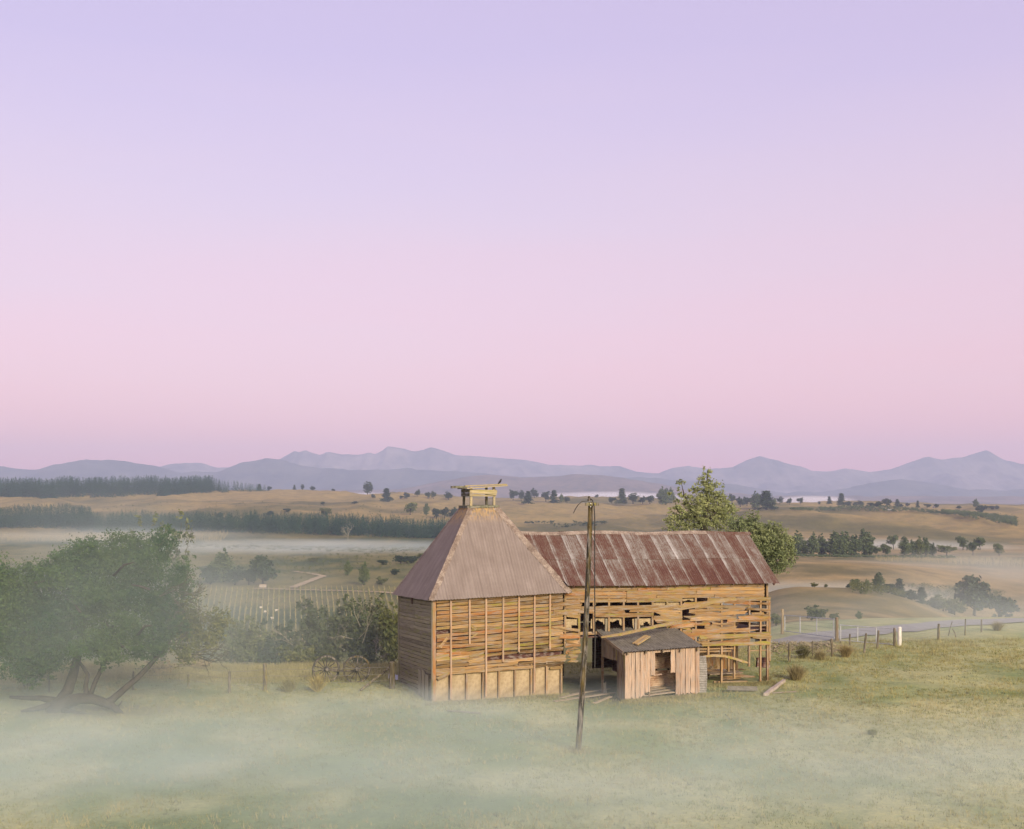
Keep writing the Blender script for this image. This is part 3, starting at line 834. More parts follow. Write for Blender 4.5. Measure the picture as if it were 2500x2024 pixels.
# pyramid roof
OH = .27
E = [W(-OH, -OH, 4.24), W(KW + OH, -OH, 4.40), W(KW + OH, KW + OH, 4.42), W(-OH, KW + OH, 3.98)]
tc_ = KW / 2; th_ = .66
T4 = [W(tc_ - th_, tc_ - th_, 7.97), W(tc_ + th_, tc_ - th_, 8.0), W(tc_ + th_, tc_ + th_, 8.0), W(tc_ - th_, tc_ + th_, 7.97)]
for i in range(4):
    e0, e1, t0, t1 = E[i], E[(i+1) % 4], T4[i], T4[(i+1) % 4]
    ex = (e1 - e0).normalized(); Wd = (e1 - e0).length
    nm = ex.cross(((t0 + t1)/2 - (e0 + e1)/2)).normalized(); ey = nm.cross(ex)
    aT0, aT1 = (t0 - e0).dot(ex), (t1 - e0).dot(ex); H = ((t0+t1)/2 - e0).dot(ey)
    def yt(a, aT0=aT0, aT1=aT1, H=H, Wd=Wd):
        return max(0.0, H * min(1.0, a / aT0, (Wd - a) / (Wd - aT1)))
    nS = 8
    for k in range(nS):
        a0, a1 = Wd * k / nS, min(Wd, Wd * (k+1) / nS + .05)
        if i in (0, 3): dr = lambda a, k=k: -random.uniform(0, .012) - .01 * (k % 2)
        else: dr = lambda a: 0.0
        corr('roof_sheet', kiln, e0, ex, ey, a0, a1, dr, yt, M['kiln_iron'], pitch=.13, amp=.021, lift=.004 * (k % 2), ny=4)
    # hip flashing between this face and the one before
    for_hip = [(e0, t0)]
for i in range(4):
    e0, t0 = E[i], T4[i]
    nx_ = (E[(i+1) % 4] - e0).normalized(); pv = (E[(i-1) % 4] - e0).normalized()
    V, Fc = [], []
    Hh = t0 - e0
    n = 16
    for k in range(n+1):
        c = e0 + Hh * (k / n * 1.0) + Vector((0, 0, .05))
        wd = (.20 if i != 1 else .26) + random.uniform(-.015, .015)
        if k == 0: wd *= .8
        h_ = Hh.normalized()
        la = (pv - h_ * pv.dot(h_)).normalized(); lb = (nx_ - h_ * nx_.dot(h_)).normalized()
        V += [c + la * wd - Vector((0, 0, .02)), c + Vector((0, 0, .012)), c + lb * wd - Vector((0, 0, .02))]
    for k in range(n):
        a = k*3
        Fc += [(a, a+3, a+4, a+1), (a+1, a+4, a+5, a+2)]
    obj('hip_flashing', [v - P0 for v in V], Fc, M['flash'] if i != 1 else M['flash'], kiln)
# capping board of the roof
mb = MB()
for i in range(4):
    mb.beam(T4[i] + Vector((0, 0, .03)), T4[(i+1) % 4] + Vector((0, 0, .03)), .14, .10)
mb.build('roof_cap', M['vent_grey'], kiln)
for (du, dv) in ((-1, -1), (1, -1), (1, 1), (-1, 1)):
    r_ = .53
    mb = MB().beam(W(tc_ + du*r_, tc_ + dv*r_, 7.98), W(tc_ + du*r_*.98, tc_ + dv*r_*.98, 8.86), .095, .095, U)
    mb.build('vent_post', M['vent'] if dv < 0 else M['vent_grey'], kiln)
# boxed vent sides: front boards split by a crack, left side boards
vz = lambda y: CAM_Z - (1160 + y * .0746 - HOR) * 48.9 / F
plank('vent_board', kiln, W(tc_ - .60, tc_ - .60, vz(640)), W(tc_ + .64, tc_ - .60, vz(690)), .135, .03, OUT, M['vent'], 0, (0, .04), .004, taper=.75)
plank('vent_board', kiln, W(tc_ - .60, tc_ - .625, vz(520)), W(tc_ + .64, tc_ - .625, vz(575)), .15, .03, OUT, M['vent'], 0, (0, .03), .008, taper=-.45)
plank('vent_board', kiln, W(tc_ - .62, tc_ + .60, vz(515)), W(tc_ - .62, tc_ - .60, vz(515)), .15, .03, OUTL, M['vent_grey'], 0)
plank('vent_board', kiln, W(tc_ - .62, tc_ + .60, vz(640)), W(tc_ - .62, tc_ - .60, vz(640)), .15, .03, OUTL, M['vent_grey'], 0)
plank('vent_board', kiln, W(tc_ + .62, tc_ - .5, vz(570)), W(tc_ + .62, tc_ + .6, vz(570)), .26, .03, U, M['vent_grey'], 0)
# lid: planks lying on top, oversailing left and right
for k in range(4):
    d_ = tc_ - .62 + k * .36
    plank('vent_lid', kiln, W(tc_ - .82, d_, 8.80), W(tc_ + 1.10, d_, 8.93), .34, .045, (0, 0, 1), M['vent'] if k < 2 else M['vent_grey'], 0, (.04, .04), .006)
mb = MB().beam(W(tc_ - .80, tc_ - .50, 8.905), W(tc_ + 1.12, tc_ - .50, 8.985), .12, .055, (0, 0, 1)); mb.build('vent_lid_rail', M['vent'], kiln)
mb = MB().beam(W(tc_ - 1.18, tc_ + .30, 8.86), W(tc_ - .55, tc_ + .30, 8.87), .16, .10, (0, 0, 1)); mb.build('vent_beam_end', M['vent_grey'], kiln)
mb = MB().beam(W(tc_ - 1.12, tc_ - .10, 8.87), W(tc_ - .55, tc_ - .10, 8.87), .10, .08, (0, 0, 1)); mb.build('vent_beam_end', M['vent_grey'], kiln)
# loose straw of an old nest under the vent
tw = MB()
for k in range(260):
    a = random.uniform(-.55, .6); y_ = random.uniform(.0, .55)
    base = T4[0].lerp(T4[1], (a + .66)/1.32) + (E[0] - T4[0]).normalized() * y_ * .55 + (E[1] - T4[1]).normalized() * y_ * .45
    dv_ = Vector((random.uniform(-.05, .05), random.uniform(-.06, -.01), random.uniform(-.06, .06)))
    tw.add([base + Vector((0, 0, .05)), base + Vector((.008, 0, .055)), base + dv_ + Vector((0, -.02, .05))], [(0, 1, 2)])
o_ = tw.build('nest_straw', M['straw'], kiln); o_['kind'] = 'stuff'

# ------------------------------------------------------------------ barn
B0, B1 = KW + .02, 15.75
barn = thing('barn', 'long derelict timber barn with rusty corrugated roof and missing boards', 'barn', W(B0, 0, 0))
def eave_z(s): return 4.70 - .018 * (s - B0) - .05 * math.sin(math.pi * min(1, max(0, (s - 5) / 8)))
def ridge_z(s): return 6.88 - .010 * (s - 5) - .03 * math.sin(s * 1.3)
RD = 2.55; ED = -.28
# roof sheets, two courses on each slope
SX = [4.25 + .742 * k for k in range(17)]
for side in (0, 1):
    for k, s0 in enumerate(SX):
        s1 = s0 + .742
        if s1 > 16.3: s1 = 16.3
        if s1 - s0 < .2: continue
        ed = ED if side == 0 else 2*RD - ED
        pe = W(s0, ed, eave_z(s0)); pr = W(s0, RD, ridge_z(s0)); pe2 = W(s1, ed, eave_z(s1))
        if side == 0:
            ex = (pe2 - pe).normalized(); org = pe
        else:
            pe, pe2 = W(s1, ed, eave_z(s1)), W(s0, ed, eave_z(s0)); pr = W(s1, RD, ridge_z(s1))
            ex = (pe2 - pe).normalized(); org = pe
        ey = (pr - pe); ey = (ey - ex * ey.dot(ex)); Ls = ey.length; ey.normalize()
        wdt = (pe2 - pe).length
        def yb(a, s0=s0, lo=0.0, Ls=Ls, side=side):
            s = s0 + a if side == 0 else s0 + wdt - a
            zk = 4.42 + (KW + .22 - s) * 1.50     # the kiln roof cuts the corner off
            return max(lo, min(Ls - .01, (zk - 4.6) / 2.35 * Ls)) if s < KW + .25 else lo
        half = Ls * .485
        j = random.uniform(-.012, .012)
        if side == 0 and s0 < 5.0: j = 0
        corr('roof_sheet', barn, org, ex, ey, 0, wdt + .05, lambda a: yb(a, lo=j), lambda a: max(yb(a, lo=j), half + .06), M['rust'], lift=.0 + .003*(k % 2), ny=3)
        corr('roof_sheet', barn, org, ex, ey, 0, wdt + .05, lambda a: yb(a, lo=half - .05), lambda a: Ls, M['rust'], lift=.014 + .003*(k % 2), ny=3)
# ridge capping in lengths
for k in range(5):
    a, b = 4.2 + k * 2.42, min(16.32, 4.2 + (k+1) * 2.42 + .04)
    V = []
    for i in range(7):
        s = a + (b - a) * i / 6; zr = ridge_z(s) + .03 + .004 * (k % 2)
        V += [W(s, RD - .19, zr - .15), W(s, RD - .04, zr), W(s, RD + .04, zr), W(s, RD + .19, zr - .15)]
    Fc = [(i*4+q, i*4+4+q, i*4+5+q, i*4+1+q) for i in range(6) for q in range(3)]
    o_ = obj('ridge_cap', [v - W(B0, 0, 0) for v in V], Fc, M['flash'] if k < 4 else M['rust'], barn)
# rafter tails
for k in range(15):
    s = 6.1 + k * .70
    mb = MB().beam(W(s, ED + .03, eave_z(s) - .05), W(s, .9, eave_z(s) + .90 - .05), .05, .09)
    mb.build('rafter', M['dark_wood'], barn)
# openings of the front wall, as (s0, s1, z0, z1)
def sag(s): return -.021 * (s - 9.5)     # the wall has settled towards its far end
def rect(x0, x1, y0, y1):
    (s0, za), (s1, zb) = z2(x0, y1), z2(x1, y0)
    return s0, s1, za - sag(s0), zb - sag(s1)
OPEN = [rect(415, 1250, 786, 822), rect(400, 520, 900, 1052), rect(520, 1012, 932, 1052), rect(235, 400, 940, 1035), rect(400, 1012, 1050, 1800),
        rect(1262, 1320, 866, 896), rect(1010, 1245, 1016, 1040), rect(1382, 1450, 1006, 1026), rect(1262, 1480, 765, 790),
        rect(1832, 2010, 812, 838), rect(1832, 2010, 884, 908), rect(1726, 2010, 952, 1056), rect(1832, 2010, 1098, 1132), rect(150, 260, 785, 840), rect(260, 410, 1085, 1112)]
def right_end(z):
    return z2(1955, 700)[0] if z > rect(1000, 1010, 770, 780)[2] + .02 else z2(2012, 900)[0] + random.uniform(-.05, .03)
def lower_limit(s):
    return rect(150, 160, 1225, 1235)[2] if s < z2(402, 1000)[0] else rect(1200, 1210, 1155, 1165)[2]
z = 4.56; row = 0
while z > 1.40:
    s_end = right_end(z)
    spans = [[B0 + .02, s_end]]
    if z < lower_limit(8) + .05: spans = [[B0 + .02, z2(400, 1000)[0]]]
    for (a, b, lo, hi) in OPEN:
        if lo - .02 < z < hi + .02:
            new = []
            for p, q in spans:
                if b <= p or a >= q: new.append([p, q]); continue
                if a - p > .15: new.append([p, a + random.uniform(-.03, .06)])
                if q - b > .15: new.append([b - random.uniform(-.03, .06), q])
            spans = new
    for p, q in spans:
        cuts = [p]
        while q - cuts[-1] > 3.6:
            cuts.append(cuts[-1] + random.choice([1.44, 2.16, 2.88, 3.4]) + random.uniform(-.03, .03))
        cuts.append(q)
        for a, b in zip(cuts[:-1], cuts[1:]):
            if b - a < .12: continue
            old = z < 3.9
            if old and random.random() < .03: continue
            tl = random.gauss(0, .030) if old else random.gauss(0, .005)
            m_ = M['board'] if z > 3.95 else random.choices([M['board'], M['board_moss']], [.65, .35])[0]
            jag = random.choice([.02, .08, .2, .34]) if old else .01
            plank('weatherboard', barn, W(a + .005, -.03, z + sag(a) - tl), W(b - .005, -.03, z + sag(b) + tl), BW - random.choice([.022, .016, .010, .0, -.01]), .028, OUT, m_, .05, (jag, jag), .026 if old else .007,
                  twist=random.gauss(0, .045) if old else 0)
    z -= BW; row += 1
# odd, slipped boards
for (xa, ya, xb, yb_, w_, key) in [(150, 830, 410, 790, .17, 'board'), (160, 880, 395, 880, .22, 'board_moss'), (215, 1085, 400, 1080, .17, 'board'), (150, 1000, 395, 1035, .10, 'board'), (1210, 850, 1700, 762, .19, 'beam'),
                                  (1020, 1000, 1330, 962, .12, 'board_moss'), (1140, 1010, 1370, 985, .15, 'board'), (1330, 1040, 1830, 1030, .20, 'board'), (1725, 930, 2012, 925, .17, 'board'), (1400, 1090, 2010, 1072, .17, 'board_moss'),
                                  (1415, 1150, 2012, 1140, .16, 'board_moss'), (1320, 940, 1726, 925, .18, 'board'), (405, 850, 1250, 835, .20, 'board_moss'), (1835, 893, 1960, 890, .09, 'board'), (290, 1230, 410, 1205, .16, 'board_moss'), (1650, 775, 1720, 768, .12, 'board'), (1020, 945, 1260, 950, .13, 'board_moss')]:
    (s0, za), (s1, zb) = z2(xa, ya), z2(xb, yb_)
    plank('slipped_board', barn, W(s0, -.06, za), W(s1, -.065, zb), w_, .022, OUT, M[key], .02, (.10, .12), .02, bow=random.uniform(0, .03), twist=random.gauss(0, .08))
# studs
def stud(s, za, zb, w=.085, d=.03, key='stud'):
    plank('stud', barn, W(s, d, za), W(s + random.uniform(-.02, .02), d, zb), w, .085, OUT, M[key], 0, (0, 0), .005)
for x in (275, 395, 520, 645, 770, 892, 1015, 1140, 1255, 1380):
    stud(z2(x, 900)[0], z2(x, 1165 if x > 1012 or x < 400 else 1052)[1], 4.5)
for x in (622, 872): stud(z2(x, 990)[0], z2(x, 1045)[1], z2(x, 935)[1], .10, .04, 'board_grey')
for x, y0, y1 in ((1485, 700, 1255), (1597, 700, 1515), (1705, 700, 1440), (1830, 780, 1340), (1925, 780, 1515), (2003, 780, 1290)):
    stud(z2(x, 1000)[0], z2(x, y1)[1], z2(x, y0)[1] if y0 > 700 else 4.4)
for (x, y0, y1, d_) in ((1760, 1165, 1400, 1.1), (1880, 1000, 1480, 1.6), (1845, 960, 1250, 2.6), (1700, 1190, 1430, 2.4), (1975, 1000, 1400, 2.8)):
    stud(z2(x, 1000)[0], z2(x, y1)[1] - .12, z2(x, y0)[1], .11, d_, 'stud')
# rails, sills, noggins
for (xa, ya, xb, yb_, w_, d_) in [(1415, 1192, 1720, 1186, .06, .06), (1415, 1216, 1690, 1208, .07, .10), (1820, 1208, 2000, 1200, .06, .08), (1825, 996, 1990, 992, .07, .08), (1530, 1516, 1985, 1534, .13, -.02),
                                  (1560, 1478, 1850, 1476, .08, .35), (150, 1040, 400, 1033, .08, .02), (400, 1062, 1012, 1046, .12, .12), (455, 1132, 600, 1128, .12, 4.9), (1830, 1036, 1890, 1032, .05, .08)]:
    (s0, za), (s1, zb) = z2(xa, ya), z2(xb, yb_)
    if d_ > 4: za = zb = 2.45
    plank('rail', barn, W(s0, d_, za), W(s1, d_, zb), w_, .07, OUT, M['stud'], 0, (.03, .05), .006)
# torn plaster scrim behind the missing boards
for (x0, x1, y0, y1, mode) in [(290, 395, 940, 1035, 2), (150, 240, 945, 1000, 0), (525, 620, 935, 970, 1), (650, 768, 935, 970, 1), (893, 1010, 935, 1000, 1), (650, 770, 786, 808, 1), (780, 890, 786, 806, 1), (1015, 1140, 786, 824, 0), (1140, 1250, 786, 824, 0), (895, 1010, 786, 805, 1), (530, 560, 786, 822, 2), (1265, 1375, 766, 792, 1)]:
    s0, s1, za, zb = rect(x0, x1, y0, y1)
    def hole(f, g_, mode=mode, ph=random.uniform(0, 6)):
        if mode == 0: return False
        if mode == 1: return g_ < .35 + .28 * math.sin(f * 9 + ph)
        return f > .45 and g_ < .5 and (f + (1-g_)) > 1.05
    grid_panel('plaster_scrim', barn, W(s0, .10, za + sag(s0)), W(s1, .10, za + sag(s1)), W(s1, .10, zb + sag(s1)), W(s0, .10, zb + sag(s0)), M['scrim'], 9, .012, hole)
for x in (505, 612, 640, 745, 860, 902):     # rags of scrim hanging beside the studs
    s_, zt = z2(x, 935)
    plank('scrim_rag', barn, W(s_, .085, zt - .02), W(s_ + random.uniform(-.06, .06), .085, zt - random.uniform(.3, .55)), .10, .012, OUT, M['scrim'], 0, (0, .1), .03)
# loft floor, partitions, rear wall with the open passage
sL, sR = z2(400, 1000)[0], z2(1012, 1000)[0]
mb = MB()
for k in range(9):
    d0 = .10 + k * .56
    mb.beam(W(B0, d0 + .27, 2.42), W(B1 - .1, d0 + .27, 2.42), .54, .05)
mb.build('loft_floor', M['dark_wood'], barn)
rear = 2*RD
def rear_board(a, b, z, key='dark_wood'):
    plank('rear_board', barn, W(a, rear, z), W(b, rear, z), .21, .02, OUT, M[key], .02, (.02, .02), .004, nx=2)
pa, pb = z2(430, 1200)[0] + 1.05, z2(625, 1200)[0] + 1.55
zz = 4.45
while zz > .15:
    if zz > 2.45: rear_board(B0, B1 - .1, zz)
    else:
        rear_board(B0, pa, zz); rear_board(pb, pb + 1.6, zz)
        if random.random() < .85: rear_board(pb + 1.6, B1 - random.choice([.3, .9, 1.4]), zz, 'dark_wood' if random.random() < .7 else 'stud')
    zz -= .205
# door leaves and partitions inside the passage
for k in range(5):
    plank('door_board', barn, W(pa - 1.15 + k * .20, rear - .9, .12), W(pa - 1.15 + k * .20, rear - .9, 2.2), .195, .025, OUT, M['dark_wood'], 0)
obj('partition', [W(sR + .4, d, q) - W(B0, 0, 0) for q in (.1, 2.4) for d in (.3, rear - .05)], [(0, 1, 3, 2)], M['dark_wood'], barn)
for k in range(11):
    plank('inner_board', barn, W(sR + 2.6 + k * .27, 2.2, .35), W(sR + 2.6 + k * .27, 2.2, 1.72), .25, .02, OUT, M['board'], 0, (.02, .02), .004, nx=2)
for k in range(9):   # fallen timber inside the open bay
    a = z2(random.uniform(1560, 1900), 1400)[0]; d0 = random.uniform(.3, 3.2); an = random.uniform(-.9, .9); L_ = random.uniform(.8, 2.0)
    p_ = W(a, d0, random.uniform(.12, .35)); q_ = p_ + U * math.cos(an) * L_ + Vv * math.sin(an) * L_ * .6 + Vector((0, 0, random.uniform(-.05, .9) * (k % 2)))
    plank('fallen_board', barn, p_, q_, random.uniform(.10, .2), .03, (0, -.3, 1), M[random.choice(['debris', 'stud', 'board', 'board_moss'])], 0, (.1, .2), .02)
# right end wall: a few clinging boards, corner posts, end frame
plank('corner_post', barn, W(B1 - .16, rear, -.1), W(B1 - .16, rear, 4.5), .13, .13, OUT, M['stud'], 0)
plank('corner_post', barn, W(B1 - .02, .06, -.1), W(B1 - .05, .06, 4.5), .10, .10, OUT, M['stud'], 0)
for z_ in (4.42, 4.26, 4.10, 3.95, 3.55, 3.1, 2.5, 2.3, 1.95):
    plank('end_board', barn, W(B1 - .05, .02, z_), W(B1 - .12, rear, z_ + random.gauss(0, .03)), .17, .02, U, M['board'], .02, (.05, .1), .012)
for k in range(8):
    zt = 4.65 + k * .24; hd = RD * (1 - k * .115)
    plank('gable_board', barn, W(B1 - .05, RD - hd + .1, zt), W(B1 - .05, RD + hd - .1, zt), .25, .02, U, M['board'], .02, (.02, .02), .004, nx=2)
s_, z_ = z4(1265, 1200)
plank('hanging_panel', barn, W(s_ - .25, .5, z_ + .02), W(s_ + .42, .45, z_ - .02), .42, .14, OUT, M['dark_wood'], 0, (.02, .06), .02)
# floor frame of the fallen bay
plank('floor_board', barn, W(z2(1540, 1470)[0], .9, .42), W(z2(1880, 1460)[0], 1.2, .36), .7, .04, (0, 0, 1), M['debris'], 0, (.1, .3), .04)
plank('floor_board', barn, W(z2(1600, 1470)[0], 1.6, .50), W(z2(1900, 1480)[0], .5, .22), .35, .04, (0, 0, 1), M['stud'], 0, (.1, .3), .04)

# ------------------------------------------------------------------ board shed
SP = Vector(((1527-1250)/F*46.4, 46.4, 0))
sth = math.radians(21)
SU = Vector((math.cos(sth), math.sin(sth), 0)); SV = Vector((-math.sin(sth), math.cos(sth), 0))
def Q(s, d, z): return SP + SU*s + SV*d + Vector((0, 0, z))
shed = thing('board_shed', 'small open shed of pinkish vertical boards with dark corrugated lean-to roof', 'shed', SP)
SW_, SD_ = 3.30, 2.3
def szo(x):   # enlargement x -> distance along the shed front
    px = 1300 + x * .2892; t = (px - 1250) / F
    return (t * SP.y - SP.x) / (SU.x - t * SU.y)
fz = lambda s: 2.03 + .02 * s
for (x0, x1, zb) in [(778, 832, .10), (832, 864, .05), (866, 905, .06), (906, 945, .07), (947, 990, .30), (992, 1034, .98), (1164, 1204, 1.05), (1206, 1245, .05), (1246, 1286, .03), (1288, 1329, .04), (1331, 1369, .07), (1371, 1408, .05)]:
    a, b = szo(x0), szo(x1); c_ = (a + b)/2
    plank('wall_board', shed, Q(c_, -.02, zb), Q(c_ + random.uniform(-.01, .01), -.02, fz(c_) - .03), b - a - .012, .022, -SV, M['shed'], 0, (.16 if zb < .2 else .05, 0), .010, nx=7)
for k, d_ in enumerate(np.arange(.09, SD_, .185)):
    plank('wall_board', shed, Q(-.02, d_, .02 if d_ < .75 else 1.55), Q(-.02, d_, 2.0 + .26 * d_), .175, .022, -SU, M['shed_side'], 0, (.05, 0), .006)
for k, d_ in enumerate(np.arange(.15, SD_, .24)):
    plank('wall_board', shed, Q(SW_, d_, .05), Q(SW_, d_, 2.03 + .24 * d_), .23, .022, SU, M['shed_side'], 0, (.05, 0), .006)
for s_ in (.04, SW_ - .05):
    for d_ in (.04, SD_ - .04):
        MB().beam(Q(s_, d_, -.1), Q(s_, d_, 2.0 + .25*d_), .08, .08, SU).build('post', M['stud'], shed)
MB().beam(Q(szo(988) , .05, .02), Q(szo(990), .05, 1.98), .07, .07, SU).build('post', M['shed_side'], shed)
MB().beam(Q(-.05, .04, 1.96), Q(SW_ + .05, .04, 2.03), .06, .10).build('top_plate', M['shed'], shed)
MB().beam(Q(szo(985), .06, .98), Q(szo(1100), .10, 1.02), .05, .05).build('rail', M['shed'], shed)
MB().beam(Q(szo(985), SD_ - .2, 1.06), Q(szo(1250), SD_ - .2, 1.06), .05, .07).build('rail', M['shed_side'], shed)
for s_ in np.arange(.05, SW_ + .1, .82):
    MB().beam(Q(s_, -.16, 1.985), Q(s_, SD_ + .1, 2.62), .07, .09).build('rafter', M['shed_side'], shed)
ey = (Q(0, SD_, 2.66) - Q(0, -.18, 2.06)).normalized()
for k in range(5):
    a0 = -.22 + k * .76
    corr('roof_sheet', shed, Q(0, -.2, 2.07), SU + Vector((0, 0, .018)), ey, a0, min(a0 + .80, SW_ + .22), lambda a: random.uniform(-.01, .01), lambda a: 2.72, M['shed_iron'], pitch=.13, amp=.02, lift=.005*(k % 2))
plank('barge_board', shed, Q(-.2, SD_ + .1, 2.62), Q(-.2, -.2, 2.02), .13, .025, -SU, M['shed_side'], 0, (.03, .03), .006)
# iron lining at the back, ribs level
for zlo, zhi in ((.15, 1.02), (1.1, 2.3)):
    corr('lining_sheet', shed, Q(.2, SD_ - 1.3, zlo), Vector((0, 0, 1)), -SU, 0, zhi - zlo, lambda a: -2.95, lambda a: 0.0, M['rust_sheet'], pitch=.09, amp=.012)
for k in range(5):
    plank('floor_board', shed, Q(szo(930) + .1*k, .15 + .28 * k, .16 + .05*k), Q(szo(1215) + .1*k, .12 + .34 * k, .24 + .05*k), .24, .03, (0, 0, 1), M['debris'], 0, (.1, .1), .01)
plank('ground_plate', shed, Q(-.02, .02, .06), Q(SW_, .02, .06), .10, .08, -SV, M['shed_side'], 0, (.05, .05), .01)

# ------------------------------------------------------------------ loose timber and iron
def loose(name, label, p0, p1, w, t, key, cat='plank', out=(0, 0, 1), **kw):
    p0, p1 = Vector(p0), Vector(p1)
    th = thing(name, label, cat, (p0 + p1)/2)
    plank('board', th, p0, p1, w, t, out, M[key], 0, kw.pop('jag', (.1, .1)), kw.pop('wob', .012), **kw)
    return th
def on_ground(px, py, h=.03):
    Y = ground_Y(px, py); X = (px-1250)/F*Y
    return Vector((X, Y, gz(X, Y) + h))
sp_ = lambda x, y, Y: pix(1300 + x*.2892, 1240 + y*.2892, Y)
def beam_thing(label, pts, r, key='beam'):
    pts = [Vector(p) for p in pts]
    t_ = thing('fallen_beam', label, 'beam', pts[0])
    V, Fc = [], []
    for i, p in enumerate(pts):
        d = (pts[min(i+1, len(pts)-1)] - pts[max(i-1, 0)]).normalized(); a = d.cross(Vector((0, 0, 1))).normalized(); b = a.cross(d)
        rr = r * random.uniform(.9, 1.1) * (.6 if i in (0, len(pts)-1) else 1)
        for (x, y) in ((-1, -.6), (-.9, .5), (0, .8), (.9, .5), (1, -.6), (0, -.8)):
            V.append(p + a*x*rr + b*y*rr)
    for i in range(len(pts)-1):
        for k in range(6):
            k2 = (k+1) % 6; Fc.append((i*6+k, i*6+k2, (i+1)*6+k2, (i+1)*6+k))
    Fc += [tuple(range(5, -1, -1)), tuple((len(pts)-1)*6 + k for k in range(6))]
    obj('beam', [v - pts[0] for v in V], Fc, M[key], t_)
    return t_
bp = [sp_(578, 1092, 46.9), sp_(750, 1066, 47.1), sp_(900, 1032, 47.4), sp_(1040, 1000, 47.8), sp_(1160, 972, 48.3), sp_(1255, 955, 48.8)]
for p in bp[:4]:
    d = (p - SP); s_, v_ = d.dot(SU), d.dot(SV); p.z = max(p.z, 2.06 + .25 * (v_ + .2) + .14 + .018 * s_)
beam_thing('long mossy beam fallen from the barn onto the shed roof', bp, .085)
r0, r1 = Q(.55, .35, 2.27), Q(1.75, 1.25, 2.53)
loose('loose_plank', 'short mossy plank lying flat on the dark shed roof', r0, r1, .30, .05, 'beam', jag=(.2, .25), wob=.03)
c0 = [W(z2(x, y)[0], -.25 + .02*i, z2(x, y)[1]) for i, (x, y) in enumerate(((1415, 1250), (1500, 1240), (1590, 1245), (1680, 1266), (1750, 1290), (1800, 1302)))]
beam_thing('sagging curved beam hanging below the open barn wall beside the shed', c0, .085)
t_ = thing('iron_sheet', 'dull corrugated iron sheet standing upright beside the shed', 'iron sheet', Q(SW_ + .1, .7, 0))
c_ = Q(SW_ + .12, .72, .02)
corr('sheet', t_, c_, Vector((0, .05, 1)), -(SU), 0, 1.58, lambda a: -.72 - .05*math.sin(a*2), lambda a: 0.0, M['tank_iron'], pitch=.10, amp=.014)
t_ = thing('iron_sheet', 'buckled corrugated iron sheet lying in the grass before the open bay', 'iron sheet', on_ground(1790, 1696))
g0 = on_ground(1775, 1692, .12); g1 = on_ground(1855, 1693, .05)
exx = (g1 - g0).normalized()
corr('sheet', t_, g0, Vector((-.1, .6, 1.2)), exx, 0, .2, lambda a: 0.05*math.sin(9*a), lambda a: (g1-g0).length, M['shed_iron'], pitch=.09, amp=.014)
loose('log', 'bleached grey log lying on the grass past the barn end', on_ground(1868, 1702, .07), on_ground(1916, 1668, .12), .14, .12, 'bleached', 'log', jag=(.12, .2), wob=.03)
loose('loose_plank', 'long pale plank on the ground left of the shed, nearest the kiln', on_ground(1352, 1716), on_ground(1500, 1699, .10), .20, .03, 'debris')
loose('loose_plank', 'pale plank crossing under others left of the shed', on_ground(1365, 1706), on_ground(1432, 1698, .12), .16, .03, 'debris')
loose('loose_plank', 'short splintered plank pointing at the shed corner', on_ground(1450, 1722), on_ground(1493, 1706, .08), .14, .03, 'debris')
loose('loose_plank', 'narrow plank lying deeper in the barn passage', on_ground(1395, 1697), on_ground(1490, 1687, .06), .13, .03, 'debris')
loose('loose_plank', 'broken board standing askew in the passage debris', on_ground(1478, 1694, .0), on_ground(1476, 1694, .55), .12, .03, 'board_grey', out=(0, -1, .1))
loose('loose_plank', 'grey plank lying flat on the grass in front of the kiln', on_ground(1090, 1738), on_ground(1175, 1745), .14, .03, 'board_grey')
loose('loose_plank', 'dark plank lying flat in the grass near the log', on_ground(1875, 1696), on_ground(1945, 1690), .16, .03, 'board_grey')

# ------------------------------------------------------------------ foliage
def leaf_quads(cen, size, flat=0.0, aspect=.6, rng=RNG):
    """one small folded leaf (two triangles) at every centre"""
    n = len(cen)
    a = rng.normal(size=(n, 3)); a /= np.linalg.norm(a, axis=1)[:, None]
    b = rng.normal(size=(n, 3)); b[:, 2] *= (1 - flat)
    b -= a * (a*b).sum(1)[:, None]; b /= np.linalg.norm(b, axis=1)[:, None] + 1e-9
    s = (size * rng.uniform(.6, 1.35, n))[:, None] if np.isscalar(size) else (size * rng.uniform(.6, 1.35, n))[:, None]
    c = np.asarray(cen)
    v = np.stack([c - a*s, c - b*s*aspect, c + a*s, c + b*s*aspect], 1).reshape(-1, 3)
    f = np.arange(4*n).reshape(n, 4)
    return v, f
def blob_points(blobs, n, shell=.55, rng=RNG):
    """points in ellipsoids (cx,cy,cz,rx,ry,rz), denser towards the outside, gathered in clumps"""
    vol = np.array([b[3]*b[4]*b[5] for b in blobs]) ** .75
    cnt = np.maximum(3, (vol / vol.sum() * n).astype(int))
    out = []
    for b, k in zip(blobs, cnt):
        kc = max(3, k // 14)
        d = rng.normal(size=(kc, 3)); d /= np.linalg.norm(d, axis=1)[:, None]
        r = rng.uniform(shell, 1.02, kc)
        cl = d * r[:, None]
        idx = rng.integers(0, kc, k)
        p = cl[idx] + rng.normal(size=(k, 3)) * .13
        out.append(p * np.array(b[3:6]) + np.array(b[:3]))
    return np.concatenate(out)
def crown_mesh(name, blobs, n, size, mat, shell=.55, aspect=.6):
    v, f = leaf_quads(blob_points(blobs, n, shell), size, .2, aspect)
    return make_mesh(name, v, f, mat)
